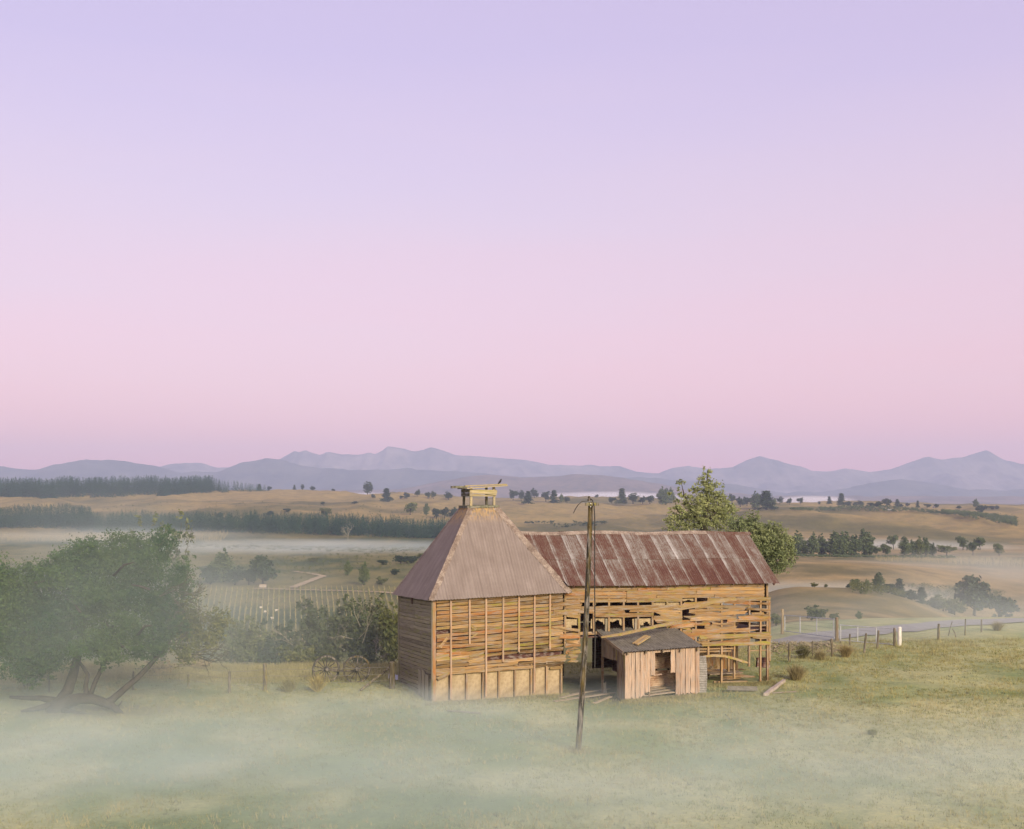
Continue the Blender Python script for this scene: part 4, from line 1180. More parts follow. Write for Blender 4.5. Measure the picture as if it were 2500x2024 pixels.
def rough_blobs(n, rx, ry, rz, cz, rmin, rmax, seed):
    rg = np.random.default_rng(seed); out = []
    for _ in range(n):
        d = rg.normal(size=3); d /= np.linalg.norm(d); r = rg.uniform(.25, .8)
        q = rg.uniform(rmin, rmax)
        out.append((d[0]*r*rx, d[1]*r*ry, cz + d[2]*r*rz, q*rx, q*ry, q*rz*.85))
    return out
def conifer_points(n, h, rad, seed, power=.85, gap=.25):
    rg = np.random.default_rng(seed)
    lv = int(h / .9); pts = []
    for k in range(lv):
        z = h * (.06 + .94 * k / lv); r = rad * (1 - k / lv) ** power * rg.uniform(.75, 1.15)
        for b in range(rg.integers(5, 9)):
            if rg.random() < gap * .5: continue
            an = rg.uniform(0, 6.28); L = r * rg.uniform(.6, 1.1)
            m = max(3, int(n / lv / 7))
            t = rg.uniform(.1, 1, m)
            pts.append(np.stack([np.cos(an)*L*t + rg.normal(size=m)*.12*rad, np.sin(an)*L*t + rg.normal(size=m)*.12*rad, z - .25*L*t*t + rg.normal(size=m)*.25 + .1], 1))
    top = np.stack([rg.normal(size=14)*.05, rg.normal(size=14)*.05, h*.94 + rg.uniform(0, .08*h, 14)], 1)
    return np.concatenate(pts + [top])
def trunk_mesh(name, h, r, mat, limbs=5, spread=.35, seed=0):
    rg = random.Random(seed); mb = MB()
    pts = [Vector((rg.uniform(-.04, .04)*h*k/5, rg.uniform(-.04, .04)*h*k/5, h*k/5 - (.3 if k == 0 else 0))) for k in range(6)]
    mb.tube(pts, [r*(1.25 - .2*k) for k in range(6)], 7)
    for k in range(limbs):
        b = pts[2 + k % 3]; an = rg.uniform(0, 6.28); L = h * spread * rg.uniform(.7, 1.2)
        e = b + Vector((math.cos(an)*L, math.sin(an)*L, L*.8)); m_ = b.lerp(e, .5) + Vector((0, 0, -.06*L))
        mb.tube([b, m_, e], [r*.45, r*.3, r*.08], 5)
    return make_mesh(name, mb.v, mb.f, mat, True)

# crowns are built 10 m tall and scaled
PROTO = {}
def proto(kind, crown_me, trunk_me): PROTO.setdefault(kind, []).append((crown_me, trunk_me))
for s_ in range(3):
    proto('round', crown_mesh('crown', rough_blobs(20, 4.3, 4.3, 4.3, 5.4, .26, .46, 100+s_), 4200, .30, M['leaf_dark'], .4), trunk_mesh('trunk', 6.5, .28, M['bark'], 5, .35, s_))
    v, f = leaf_quads(conifer_points(5200, 10, 3.7, 200+s_), .33, .2, .5); proto('conifer', make_mesh('crown', v, f, M['leaf_dark']), trunk_mesh('trunk', 9, .22, M['bark'], 0, .3, s_))
    proto('tall', crown_mesh('crown', [(random.uniform(-.5, .5), random.uniform(-.5, .5), zc, r_, r_, 1.5) for zc, r_ in ((1.6, 2.2), (3.2, 2.6), (4.6, 2.9), (5.8, 2.6), (7.0, 2.1), (8.3, 1.5), (9.3, .8))] + rough_blobs(8, 3.2, 3.2, 3.6, 5.0, .25, .4, 300+s_), 4600, .28, M['leaf_valley'], .4), trunk_mesh('trunk', 7, .22, M['bark'], 5, .25, s_))
    proto('broad', crown_mesh('crown', rough_blobs(22, 6.0, 5.6, 4.0, 5.4, .22, .42, 400+s_), 4200, .30, M['leaf_valley'], .4), trunk_mesh('trunk', 6, .3, M['bark'], 6, .45, s_))
    proto('bush', crown_mesh('crown', rough_blobs(20, 6.5, 6.0, 4.6, 4.3, .22, .42, 500+s_), 4200, .42, M['leaf_mid'], .4), trunk_mesh('trunk', 3.5, .3, M['bark'], 7, .6, s_))
    proto('darkbush', crown_mesh('crown', rough_blobs(20, 5.6, 5.2, 4.6, 4.4, .25, .45, 600+s_), 4200, .42, M['leaf_dark'], .4), trunk_mesh('trunk', 3.5, .3, M['bark'], 7, .6, s_))
_pc = {}
def put_tree(kind, name, label, cat, group, px, ytop, ybase, Y=None, wide=1.0, sink=.0):
    if Y is None: Y = ground_Y(px, ybase)
    p = gp(px, Y)
    ztop = CAM_Z - (ytop - HOR) / F * Y
    h = max((ybase - ytop) / F * Y * .8, ztop - p.z)
    h = min(h, (ybase - ytop) / F * Y * 1.5)
    k = _pc.get(kind, 0); _pc[kind] = k + 1
    cm, tm = PROTO[kind][k % 3]
    t_ = thing(name, label, cat, p - Vector((0, 0, sink)), group, random.uniform(0, 6.28))
    t_.scale = (h/10*wide, h/10*wide, h/10)
    add('crown', cm, t_); add('trunk', tm, t_)
    return t_
ORD = ['first', 'second', 'third', 'fourth', 'fifth', 'sixth', 'seventh', 'eighth', 'ninth', 'tenth', 'eleventh', 'twelfth', 'thirteenth', 'fourteenth', 'fifteenth', 'sixteenth', 'seventeenth', 'eighteenth', 'nineteenth', 'twentieth', 'twenty-first', 'twenty-second', 'twenty-third', 'twenty-fourth', 'twenty-fifth', 'twenty-sixth', 'twenty-seventh', 'twenty-eighth', 'twenty-ninth', 'thirtieth']
def tree_row(items, where, group, Yfix=None):
    items = sorted(items)
    for k, it in enumerate(items):
        px, yt, yb, kind = it[:4]; wide = it[4] if len(it) > 4 else 1.0
        nm, desc, cat = {'round': ('round_tree', 'dark round-headed tree', 'tree'), 'conifer': ('conifer', 'dark pointed conifer', 'tree'), 'tall': ('tall_tree', 'slender green tree', 'tree'), 'broad': ('broad_tree', 'spreading green tree', 'tree'),
                         'bush': ('bush', 'olive bush', 'bush'), 'darkbush': ('dark_bush', 'dark green bush', 'bush')}[kind]
        put_tree(kind, nm, f'{desc}, {ORD[k]} from the left {where}', cat, group, px, yt - 2, yb, Yfix(px) if Yfix else None, wide * (1.3 if 'ridge' in group or 'behind' in group or 'slope' in group else 1.15))
c7 = lambda x, y0, y1, k, w=1.0: (50 + .5597*x, 1050 + .5597*y0, 1050 + .5597*y1, k, w)
c8 = lambda x, y0, y1, k, w=1.0: (1250 + .5597*x, 1050 + .5597*y0, 1050 + .5597*y1, k, w)
c6 = lambda x, y0, y1, k, w=1.0: (1850 + .3456*x, 1100 + .3456*y0, 1100 + .3456*y1, k, w)
crestY = lambda px: float(np.interp(px, [0, 700, 1250, 1700, 2450], [1960, 1960, 1900, 1650, 1600]))
tree_row([c7(1195, 243, 266, 'conifer'), c7(1230, 239, 266, 'round', .8), c7(1275, 245, 260, 'round', 1.2), c7(1365, 249, 259, 'round'), c7(1515, 226, 266, 'round', .9), c7(1085, 244, 266, 'round', .9), c7(1042, 238, 268, 'conifer')],
         'on the golden crest left of the kiln', 'trees along the left golden ridge', crestY)
tree_row([c7(1538, 279, 300, 'round'), c7(1597, 257, 312, 'conifer', 1.2), c7(1660, 286, 303, 'round'), c7(1685, 274, 302, 'round'), c7(1733, 259, 290, 'round', .8), c7(1778, 268, 302, 'round', .8), c7(1802, 268, 302, 'round', .7), c7(1867, 268, 305, 'round')],
         'on the golden slope left of the vent', 'trees on the golden slope')
tree_row([c7(1700, 310, 370, 'broad', .9), c7(1770, 322, 372, 'tall', .8), c7(1815, 335, 386, 'round'), c7(1850, 338, 386, 'round', .9), c7(1890, 334, 384, 'round')], 'in the hillside clump beside the kiln roof', 'clump on the hillside')
tree_row([c8(5, 254, 306, 'round', .8), c8(40, 264, 310, 'round', .7), c8(70, 269, 320, 'conifer', 1.1), c8(97, 251, 286, 'round', .8), c8(148, 261, 312, 'round', .8), c8(183, 265, 318, 'conifer', 1.1), c8(217, 283, 315, 'tall'), c8(240, 292, 320, 'round', 1.2)],
         'on the ridge between vent and pole', 'trees behind the kiln')
tree_row([c8(435, 290, 320, 'round', 1.1), c8(480, 257, 322, 'conifer', 1.0), c8(528, 276, 322, 'round', 1.2), c8(570, 288, 324, 'round', 1.1), c8(602, 281, 325, 'round'), c8(654, 254, 326, 'tall', .8), c8(671, 257, 326, 'tall', .7), c8(695, 258, 318, 'tall', .9), c8(370, 282, 296, 'round', 1.2)],
         'on the ridge between pole and tall tree', 'trees behind the barn')
tree_row([c8(960, 280, 322, 'round', .8), c8(995, 289, 336, 'round', .9), c8(1025, 287, 332, 'round'), c8(1063, 274, 342, 'tall', 1.1), c8(1110, 267, 346, 'conifer', 1.35), c8(1145, 300, 326, 'tall'), c8(1168, 292, 326, 'round', .9), c8(1210, 296, 326, 'round', .9), c8(1258, 292, 323, 'round', .9)],
         'on the ridge right of the tall tree', 'trees on the middle ridge')
tree_row([c6(505, 329, 384, 'conifer'), c6(590, 307, 384, 'conifer', 1.1), c6(725, 353, 392, 'round', 1.1), c6(915, 332, 402, 'round', 1.1), c6(985, 348, 398, 'conifer'), c6(1060, 374, 402, 'round', 1.2), c6(1130, 358, 402, 'conifer', .8), c6(1540, 348, 404, 'tall'), c6(1580, 368, 452, 'darkbush', .8), c6(435, 362, 384, 'round')],
         'along the far right ridge', 'trees along the far right ridge')
tree_row([c6(x, y0, y1, 'darkbush', w) for x, y0, y1, w in ((640, 362, 392, 1.3), (690, 366, 394, 1.2), (800, 362, 400, 1.0), (850, 362, 402, 1.2), (1010, 378, 402, 1.2), (1200, 376, 404, 1.2), (1260, 380, 408, 1.2), (1420, 392, 416, 1.3), (1650, 388, 416, 1.2), (1690, 392, 416, 1.1))],
         'in the far right ridge hedge', 'hedge bushes on the far right ridge')
tree_row([c6(280, 580, 742, 'tall'), c6(335, 640, 742, 'tall'), c6(395, 594, 750, 'tall', .9), c6(450, 600, 745, 'tall', .9), c6(505, 660, 752, 'broad', .8), c6(540, 580, 752, 'tall', 1.0), c6(585, 590, 752, 'tall'), c6(625, 588, 752, 'tall', 1.0), c6(680, 600, 752, 'tall'), c6(752, 568, 745, 'tall', 1.2), c6(785, 630, 745, 'tall'), c6(835, 660, 752, 'broad', .7),
          c6(905, 650, 752, 'broad', .8), c6(958, 588, 700, 'broad', .7), c6(1040, 614, 745, 'tall'), c6(1090, 640, 745, 'tall'), c6(1140, 620, 745, 'tall', .9), c6(1185, 618, 745, 'tall', .9), c6(1235, 662, 745, 'tall'), c6(1335, 655, 748, 'broad', 1.0), c6(1450, 594, 705, 'broad', .7), c6(1520, 638, 742, 'broad', .7), c6(1570, 594, 705, 'broad', .7), c6(1705, 648, 745, 'broad', .7)],
         'in the tree belt across the valley', 'belt of valley trees')
tree_row([c6(400, 935, 985, 'bush'), c6(480, 948, 985, 'bush', .7), c6(640, 958, 998, 'darkbush', .9), c6(690, 903, 978, 'broad', .8), c6(770, 920, 1004, 'tall', 1.2), c6(850, 866, 1020, 'tall', 1.0), c6(925, 922, 1020, 'darkbush', .9), c6(1000, 898, 978, 'conifer', 1.2), c6(1090, 930, 978, 'darkbush'), c6(1155, 883, 955, 'conifer', 1.2), c6(1240, 905, 960, 'bush', .9), c6(1310, 910, 1005, 'bush'), c6(1390, 950, 1030, 'bush')],
         'in the hollow behind the brown knoll', 'bushes in the hollow', lambda px: 232.0)
Yb = 205.0
tree_row([c6(1530, 850, 1080, 'darkbush', .85), c6(1715, 838, 995, 'darkbush', .8)], 'of two big bushes at the edge', 'big bushes at the edge', lambda px: 260.0)
tree_row([c6(415, 1060, 1225, 'bush', .75), c6(540, 1140, 1225, 'bush', .8), c6(715, 1142, 1205, 'tall', 1.2), c6(130, 1170, 1290, 'bush', .8)], 'behind the steel gate by the road', 'bushes behind the gate', lambda px: 84.0)
# valley floor on the left
c5 = lambda x, y0, y1, k, w=1.0: (480 + .3745*x, 1050 + .3745*y0, 1050 + .3745*y1, k, w)
tree_row([c5(430, 795, 1010, 'darkbush', .85), c5(340, 880, 1010, 'round', 1.2), c5(250, 880, 1012, 'round', 1.2), c5(175, 790, 990, 'tall', 1.2), c5(90, 880, 1005, 'darkbush')], 'in the dark valley thicket', 'thicket on the valley floor')
tree_row([c5(985, 860, 950, 'tall', .9), c5(1090, 870, 1010, 'tall', .8), c5(1205, 940, 1010, 'bush', .9), c5(1330, 815, 870, 'darkbush', 1.5), c5(1400, 810, 870, 'darkbush', 1.4), c5(1210, 840, 880, 'darkbush', 1.6), c5(1290, 905, 945, 'darkbush', 1.5), c5(760, 830, 860, 'bush', 1.6), c5(1480, 790, 840, 'bush', 1.5)],
         'in the scrub below the pine belt', 'scrub on the valley floor')
tree_row([c5(480, 528, 556, 'darkbush', 1.6), c5(590, 508, 535, 'darkbush', 1.4), c5(150, 540, 575, 'darkbush', 1.4), c5(840, 500, 560, 'bush', 1.0), c5(1030, 466, 484, 'darkbush', 1.8), c5(820, 470, 486, 'darkbush', 1.5)], 'on the golden hillside gully', 'bushes on the golden hillside')

# plantations that read as one mass of pines
def plantation(name, label, px0, px1, ybase, hgt, n, seed, depth, topfn=None, bushy=False, mat='needle'):
    rg = np.random.default_rng(seed)
    if bushy:
        base = blob_points(rough_blobs(7, 4.5, 4.5, 3.0, 3.8, .3, .5, seed), 170, .4, rg)
    else:
        k = 130; t = rg.random(k) ** .8; r = 2.5 * (1 - t) ** .8 * np.sqrt(rg.random(k)) + .08; an = rg.uniform(0, 6.28, k)
        base = np.stack([np.cos(an)*r, np.sin(an)*r, .3 + 9.6*t - .3*r], 1)
    V, Sz = [], []
    for k in range(n):
        f = rg.random(); px = px0 + (px1 - px0) * f
        yb = np.interp(f, np.linspace(0, 1, len(ybase)), ybase)
        Y = ground_Y(px, yb) + rg.uniform(0, depth)
        p = gp(px, Y); h = hgt * rg.uniform(.84, 1.1) * (topfn(f) if topfn else 1)
        an = rg.uniform(0, 6.28); ca, sa = math.cos(an), math.sin(an)
        q = base * (h/10)
        V.append(np.stack([q[:, 0]*ca - q[:, 1]*sa + p.x, q[:, 0]*sa + q[:, 1]*ca + p.y, q[:, 2] + p.z], 1))
        Sz.append(np.full(len(q), (.060 if bushy else .036) * h) * (1.15 - .75 * base[:, 2] / 10))
    v, f = leaf_quads(np.concatenate(V), np.concatenate(Sz), .2, .55, rg)
    return tag(add(name, make_mesh(name, v, f, M[mat])), label, kind='stuff')
plantation('pine_plantation', 'dark pine plantation along the far left ridge', -10, 520, [1214, 1216, 1216, 1210, 1203], 25, 1300, 71, 130)
plantation('pine_plantation', 'long dark belt of pines across the valley', 190, 1130, [1302, 1299, 1302, 1307, 1313, 1317], 15.5, 1500, 72, 70)
plantation('pine_plantation', 'dark block of pines at the left edge', -10, 222, [1290, 1292, 1297], 19, 420, 73, 90)
plantation('scrub_wood', 'dark scrub wood on the slope at the far right', 2300, 2480, [1258, 1292], 8, 520, 74, 130, None, True, 'leaf_valley')
plantation('scrub_wood', 'dark hedge of scrub on the middle of the right ridge', 1930, 2300, [1248, 1254], 5.5, 380, 75, 40, None, True, 'leaf_valley')
plantation('pine_wood', 'clump of pines at the end of the left plantation', 470, 655, [1206, 1200], 22, 110, 76, 60, lambda f: 1.1 - .6*f)

plantation('scrub', 'low olive scrub scattered over the valley floor', 520, 1080, [1432, 1420, 1395, 1380], 2.6, 260, 91, 190, None, True, 'leaf_mid')
plantation('scrub', 'dark scrub along the foot of the pine belt', 380, 1090, [1338, 1345, 1352, 1350], 3.6, 260, 92, 60, None, True, 'leaf_mid')
plantation('scrub', 'brown-green scrub dotted over the golden hillsides', 250, 1120, [1262, 1262, 1270, 1275], 3.4, 150, 93, 260, None, True, 'leaf_mid')
plantation('scrub', 'scrub under the belt of trees on the right', 1930, 2330, [1363, 1366, 1368], 4.0, 240, 94, 22, None, True, 'leaf_valley')
plantation('scrub', 'low bushes in the hollow behind the brown knoll', 2080, 2450, [1452, 1462, 1475], 2.4, 200, 95, 40, None, True, 'leaf_mid')
plantation('scrub', 'scrub on the golden hill right of the kiln roof', 1280, 1480, [1282, 1290], 5.5, 90, 96, 60, None, True, 'leaf_dark')

# vineyards: rows of posts and bare vines
def vineyard(label, px0, px1, Y0, Y1, gap, step, ph, seed, wmul=1.0, skew=0.0):
    rg = np.random.default_rng(seed); V, Fq = [], []
    Xa, Xb = (px0-1250)/F*Y1, (px1-1250)/F*Y1
    for x in np.arange(Xa, Xb, gap):
        ys = np.arange(Y0 + rg.uniform(0, 4), Y1, step)
        xs = x + (skew + .75 * (x / Y1 - skew)) * (ys - Y1) + rg.uniform(-.15, .15, len(ys))
        zs = height(xs, ys)
        for X_, Y_, Z_ in zip(xs, ys, zs):
            if rg.random() < .12: continue
            w = .06 * wmul; h = ph * rg.uniform(.85, 1.1); l = rg.uniform(-.1, .1)
            b = len(V)
            V += [(X_-w, Y_, Z_-.2), (X_+w, Y_-w, Z_-.2), (X_+w*.3, Y_+w, Z_-.2), (X_-w+l, Y_, Z_+h), (X_+w+l, Y_-w, Z_+h), (X_+w*.3+l, Y_+w, Z_+h)]
            Fq += [(b, b+1, b+4, b+3), (b+1, b+2, b+5, b+4), (b+2, b, b+3, b+5)]
    m = np.array(V); f = np.array(Fq)
    return tag(add('vineyard', make_mesh('vineyard', m, f, M['debris_pale'])), label, kind='stuff')
M['debris_pale'] = simple('vineyard_post', (0.30, 0.245, 0.11), (0.46, 0.38, 0.19), 1.0)
vineyard('rows of pale vineyard posts in the valley below the paddock', 440, 985, 262, 432, 2.0, 4.0, 2.0, 81, .75, -.20)
vineyard('pale vineyard rows on the far left of the valley', -30, 560, 880, 985, 3.0, 7.0, 3.4, 82, 2.0)
vineyard('vineyard rows beyond the brown knolls on the right', 2120, 2480, 560, 640, 3.2, 6.0, 2.0, 83, 1.3)
# low vine canopy
def vine_rows(label, px0, px1, Y0, Y1, gap, seed, mat, skew=-.20, sz=.34, den=1.1):
    rg = np.random.default_rng(seed); P = []
    Xa, Xb = (px0-1250)/F*Y1, (px1-1250)/F*Y1
    for x in np.arange(Xa, Xb, gap):
        k = int((Y1-Y0) * den); ys = rg.uniform(Y0, Y1, k); xs = x + (skew + .75*(x/Y1 - skew))*(ys-Y1) + rg.normal(size=k)*.2
        P.append(np.stack([xs, ys, height(xs, ys) + rg.uniform(.1, 1.0, k)], 1))
    v, f = leaf_quads(np.concatenate(P), sz, 0, .5, rg)
    return tag(add('vines', make_mesh('vines', v, f, mat)), label, kind='stuff')
vine_rows('low olive vines between the pale posts', 440, 985, 262, 432, 2.0, 84, M['leaf_mid'])

# ------------------------------------------------------------------ old leaning tree on the left
TB = Vector(((150-1250)/F*44.4, 44.4, 0)); TB.z = gz(TB.x, TB.y)
lt = thing('old_tree', 'large old spreading tree with trunk lying along the ground', 'tree', TB)
l6 = lambda x, y, Y: pix(53 + x*.2368, 1560 + y*.2368, Y)
tk = MB()
def limb(pts, rad, n=9): tk.tube(pts, rad, n)
limb([l6(330, 790, 44.2), l6(370, 690, 44.2), l6(430, 610, 44.3), l6(480, 520, 44.5), l6(520, 400, 44.8), l6(560, 250, 45.2), l6(590, 60, 45.6), l6(640, -200, 46), l6(700, -450, 46.2)], [0.396, 0.302, 0.259, 0.216, 0.194, 0.173, 0.144, 0.108, 0.058])
limb([l6(300, 780, 44.0), l6(400, 690, 44.1), l6(500, 640, 44.0), l6(600, 615, 43.9), l6(740, 620, 43.8), l6(850, 655, 43.8), l6(930, 690, 43.7), l6(1000, 745, 43.6), l6(1040, 775, 43.6)], [0.302, 0.288, 0.259, 0.216, 0.194, 0.180, 0.144, 0.108, 0.072])
limb([l6(860, 660, 43.8), l6(930, 630, 43.8), l6(1000, 570, 43.9), l6(1100, 480, 44.0), l6(1200, 395, 44.2), l6(1300, 290, 44.4), l6(1400, 180, 44.6), l6(1520, 30, 45), l6(1560, -200, 45.2)], [0.144, 0.151, 0.137, 0.122, 0.112, 0.101, 0.086, 0.058, 0.029])
limb([l6(670, 610, 43.9), l6(660, 480, 44), l6(680, 370, 44.1), l6(640, 300, 44.3), l6(600, 240, 44.4)], [0.108, 0.094, 0.086, 0.072, 0.050], 7)
limb([l6(700, 600, 43.9), l6(750, 460, 44), l6(820, 320, 44.2), l6(900, 130, 44.5), l6(950, -150, 44.8)], [0.101, 0.094, 0.086, 0.072, 0.036], 7)
limb([l6(980, 710, 43.7), l6(1010, 680, 43.7), l6(1035, 640, 43.7)], [0.050, 0.036, 0.022], 5)
limb([l6(340, 640, 44.3), l6(200, 610, 44.5), l6(60, 610, 44.8), l6(-120, 600, 45)], [0.158, 0.108, 0.086, 0.058], 7)
limb([l6(380, 700, 44.2), l6(260, 690, 44.0), l6(120, 725, 43.8), l6(-10, 745, 43.6)], [0.180, 0.130, 0.094, 0.043], 7)
limb([l6(430, 740, 43.9), l6(600, 770, 43.6), l6(780, 790, 43.4)], [0.130, 0.072, 0.036], 7)
rgl = random.Random(5)
for k in range(14):      # boughs inside the crown
    x0, y0 = rgl.uniform(80, 400), rgl.uniform(1380, 1580)
    a = pix(x0, y0, rgl.uniform(43.5, 46.5)); d = Vector((rgl.uniform(-1, 1), rgl.uniform(-.8, .8), rgl.uniform(.2, 1.2))).normalized() * rgl.uniform(.6, 1.3)
    tk.tube([a, a + d*.5 + Vector((0, 0, rgl.uniform(-.2, .2))), a + d], [.06, .045, .015], 5)
tk.build('trunk', M['bark'], lt, True)
def pb(px, py, Y, rx, ry, rz): p = pix(px, py, Y); return (p.x, p.y, p.z, rx, ry, rz)
blobs = [pb(120, 1500, 45, 2.0, 2.0, 1.6), pb(210, 1470, 45, 2.0, 2.2, 1.7), pb(300, 1460, 45.5, 1.8, 2.0, 1.6), pb(170, 1400, 45.5, 1.7, 2.0, 1.3), pb(260, 1380, 46, 1.8, 2.0, 1.3), pb(350, 1390, 46, 1.5, 1.7, 1.3), pb(300, 1330, 46.5, 1.3, 1.5, .9), pb(390, 1330, 46.8, 1.1, 1.3, .9),
         pb(60, 1540, 44.5, 1.5, 1.8, 1.4), pb(40, 1450, 45, 1.5, 1.7, 1.3), pb(130, 1580, 44, 1.3, 1.4, .9), pb(230, 1570, 44, 1.5, 1.6, .9), pb(320, 1540, 44.5, 1.5, 1.6, 1.1), pb(390, 1470, 45.5, 1.2, 1.5, 1.2), pb(405, 1545, 44.8, 1.0, 1.2, .9), pb(90, 1400, 45.5, 1.0, 1.2, .8), pb(440, 1410, 46, .9, 1.1, 1.0), pb(-20, 1500, 45, 1.7, 1.7, 1.7), pb(75, 1610, 44, .9, 1.0, .7), pb(270, 1600, 43.7, .8, .9, .5), pb(30, 1590, 44.5, 1.6, 1.6, 1.0), pb(120, 1622, 44.2, 1.0, 1.1, .6), pb(55, 1640, 43.8, 1.0, 1.0, .6), pb(350, 1590, 44.3, 1.1, 1.2, .7), pb(-40, 1420, 45.5, 1.8, 1.8, 1.5), pb(200, 1350, 46, 1.2, 1.5, .8), pb(430, 1500, 45.4, 1.0, 1.2, 1.2)]
sub_ = []
rgb = np.random.default_rng(19)
for b in blobs:                      # each bough carries a handful of looser sprays
    sub_.append((b[0], b[1], b[2], b[3]*.85, b[4]*.85, b[5]*.85)); sub_.append((b[0], b[1], b[2], b[3]*.6, b[4]*.6, b[5]*.6))
    for _ in range(5):
        d = rgb.normal(size=3); d /= np.linalg.norm(d); r = rgb.uniform(.25, 1.05); q = rgb.uniform(.22, .48)
        sub_.append((b[0] + d[0]*r*b[3], b[1] + d[1]*r*b[4], b[2] + d[2]*r*b[5], q*b[3], q*b[4], q*b[5]*.8))
v, f = leaf_quads(blob_points(sub_, 115000, .3), .052, .1, .5)
add('crown', make_mesh('crown', v - np.array(TB), f, M['leaf_left']), lt)
# bare twiggy side of the crown
def twigs(mb, base, d, L, r, depth, rg):
    e = base + d * L
    m_ = base.lerp(e, .5) + Vector((rg.uniform(-.1, .1), rg.uniform(-.1, .1), rg.uniform(-.08, .1))) * L
    mb.tube([base, m_, e], [r, r*.75, r*.4], 3)
    if depth <= 0: return
    for _ in range(rg.choice([2, 3, 3])):
        q = base.lerp(e, rg.uniform(.35, 1.0))
        nd = (d + Vector((rg.gauss(0, .6), rg.gauss(0, .6), rg.gauss(0, .5)))).normalized()
        twigs(mb, q, nd, L * rg.uniform(.5, .8), r * .55, depth-1, rg)
tw = MB()
for k in range(22):
    b = pix(rgl.uniform(385, 450), rgl.uniform(1440, 1590), rgl.uniform(44.4, 45.8))
    twigs(tw, b, Vector((rgl.uniform(.5, 1), rgl.uniform(-.5, .3), rgl.uniform(-.3, .5))).normalized(), rgl.uniform(.7, 1.2), .032, 3, rgl)
for k in range(7):
    b = pix(rgl.uniform(430, 500), rgl.uniform(1590, 1625), rgl.uniform(44, 45.5))
    twigs(tw, b, Vector((rgl.uniform(.3, 1), rgl.uniform(-.3, .3), rgl.uniform(-.35, .1))).normalized(), rgl.uniform(.5, .9), .028, 3, rgl)
tw.build('twigs', M['twig'], lt)
vv = [blob for blob in (pb(470, 1520, 45, .9, 1, 1.2), pb(510, 1560, 45, .8, .9, .8), pb(450, 1590, 44.6, .8, .9, .6), pb(540, 1520, 45, .6, .8, .7))]
v, f = leaf_quads(blob_points(vv, 3200, .1), .07, .1, .5)
add('thin_foliage', make_mesh('thin_foliage', v - np.array(TB), f, M['leaf_mid']), lt)

# upright leafy shoots and shrubs beyond the fence
def shrub(name, label, px, ytop, ybase, Y, rx, mat, n=3500, leaf=.10, shoots=8, cat='shrub', group=None, seed=0, pale=False):
    p = gp(px, Y); ztop = CAM_Z - (ytop - HOR)/F*Y; h = max(.6, ztop - p.z)
    t_ = thing(name, label, cat, p, group)
    rg = random.Random(seed + int(px)); bl = []; st_ = MB()
    for k in range(shoots):
        an = rg.uniform(0, 6.28); r = rx * rg.uniform(.1, .85)
        e = Vector((math.cos(an)*r, math.sin(an)*r, h * rg.uniform(.6, .97)))
        st_.tube([Vector((0, 0, -.2)) + Vector((math.cos(an), math.sin(an), 0))*.1, e*.5 + Vector((0, 0, .05*h)), e], [.05, .035, .01], 5)
        for q in (.35, .55, .75, .95):
            c = e * q; bl.append((c.x, c.y, c.z, rx*.34*(1.15-.5*q), rx*.34*(1.15-.5*q), h*.16))
    v, f = leaf_quads(blob_points(bl, n, .2), leaf, .1, .5)
    add('foliage', make_mesh('foliage', v, f, mat), t_)
    obj('stems', st_.v, st_.f, M['twig'], t_)
    return t_
shrub('poplar', 'upright yellowish shoots rising behind the old tree crown', 395, 1262, 1400, 62, 2.2, M['leaf_mid'], 3500, .12, 12, 'tree')
shrub('shrub', 'grey-green shrub below the bare side of the old tree', 585, 1495, 1640, 66, 2.1, M['leaf_mid'], 5000, .11, 10)
shrub('shrub', 'dark shrub left of the bare fallen branches', 655, 1520, 1640, 68, 1.8, M['leaf_dark'], 4500, .11, 10)
shrub('shrub', 'tall grey-green shrub behind the wheels', 800, 1452, 1640, 70, 2.6, M['leaf_mid'], 8500, .11, 16)
shrub('shrub', 'tall grey-green shrub with pale bare branches beside the kiln', 890, 1458, 1640, 71, 2.5, M['leaf_mid'], 8500, .11, 16)
shrub('shrub', 'dull shrub squeezed against the kiln wall', 955, 1465, 1640, 68, 1.6, M['leaf_mid'], 5000, .11, 10)
shrub('shrub', 'pale green shrub filling the gap below the vineyard', 715, 1535, 1640, 69, 2.2, M['leaf_mid'], 6000, .11, 12)
shrub('shrub', 'low olive shrub just behind the left wheel', 745, 1575, 1650, 60, 1.7, M['leaf_mid'], 4000, .09, 9)
shrub('shrub', 'dark grassy shrub at the left edge under the old tree', 70, 1560, 1690, 50, 1.6, M['reed'], 4000, .10, 12)
shrub('shrub', 'low brown shrub between the old tree and the fence post', 385, 1620, 1680, 54, 1.3, M['sedge'], 2600, .08, 9)
shrub('shrub', 'low brown shrub behind the second fence post', 480, 1600, 1660, 57, 1.8, M['sedge'], 3000, .08, 9)
def dead(label, spots, seed, mat=M['pale_bark'], r=.030, name='dead_branch'):
    rg = random.Random(seed); mb = MB()
    b0 = spots[0][0]
    for b, d, L in spots: twigs(mb, b, d.normalized(), L, r, 4, rg)
    t_ = thing(name, label, 'branch', b0)
    obj('branches', [q - b0 for q in mb.v], mb.f, mat, t_)
dead('pale bare branches spreading in the shrub beside the kiln', [(pix(880, 1530, 66), Vector((-.3, 0, 1)), 1.6), (pix(875, 1560, 66), Vector((.5, 0, .8)), 1.4), (pix(885, 1570, 66), Vector((.2, 0, 1)), 1.6), (pix(862, 1560, 66), Vector((-1, 0, .3)), 1.0)], 4, r=.02)
dead('pale bare branches lying below the near vineyard', [(pix(715, 1575, 63), Vector((-1, 0, .5)), .8), (pix(705, 1565, 63), Vector((-1, 0, .9)), .8)], 6, r=.018)
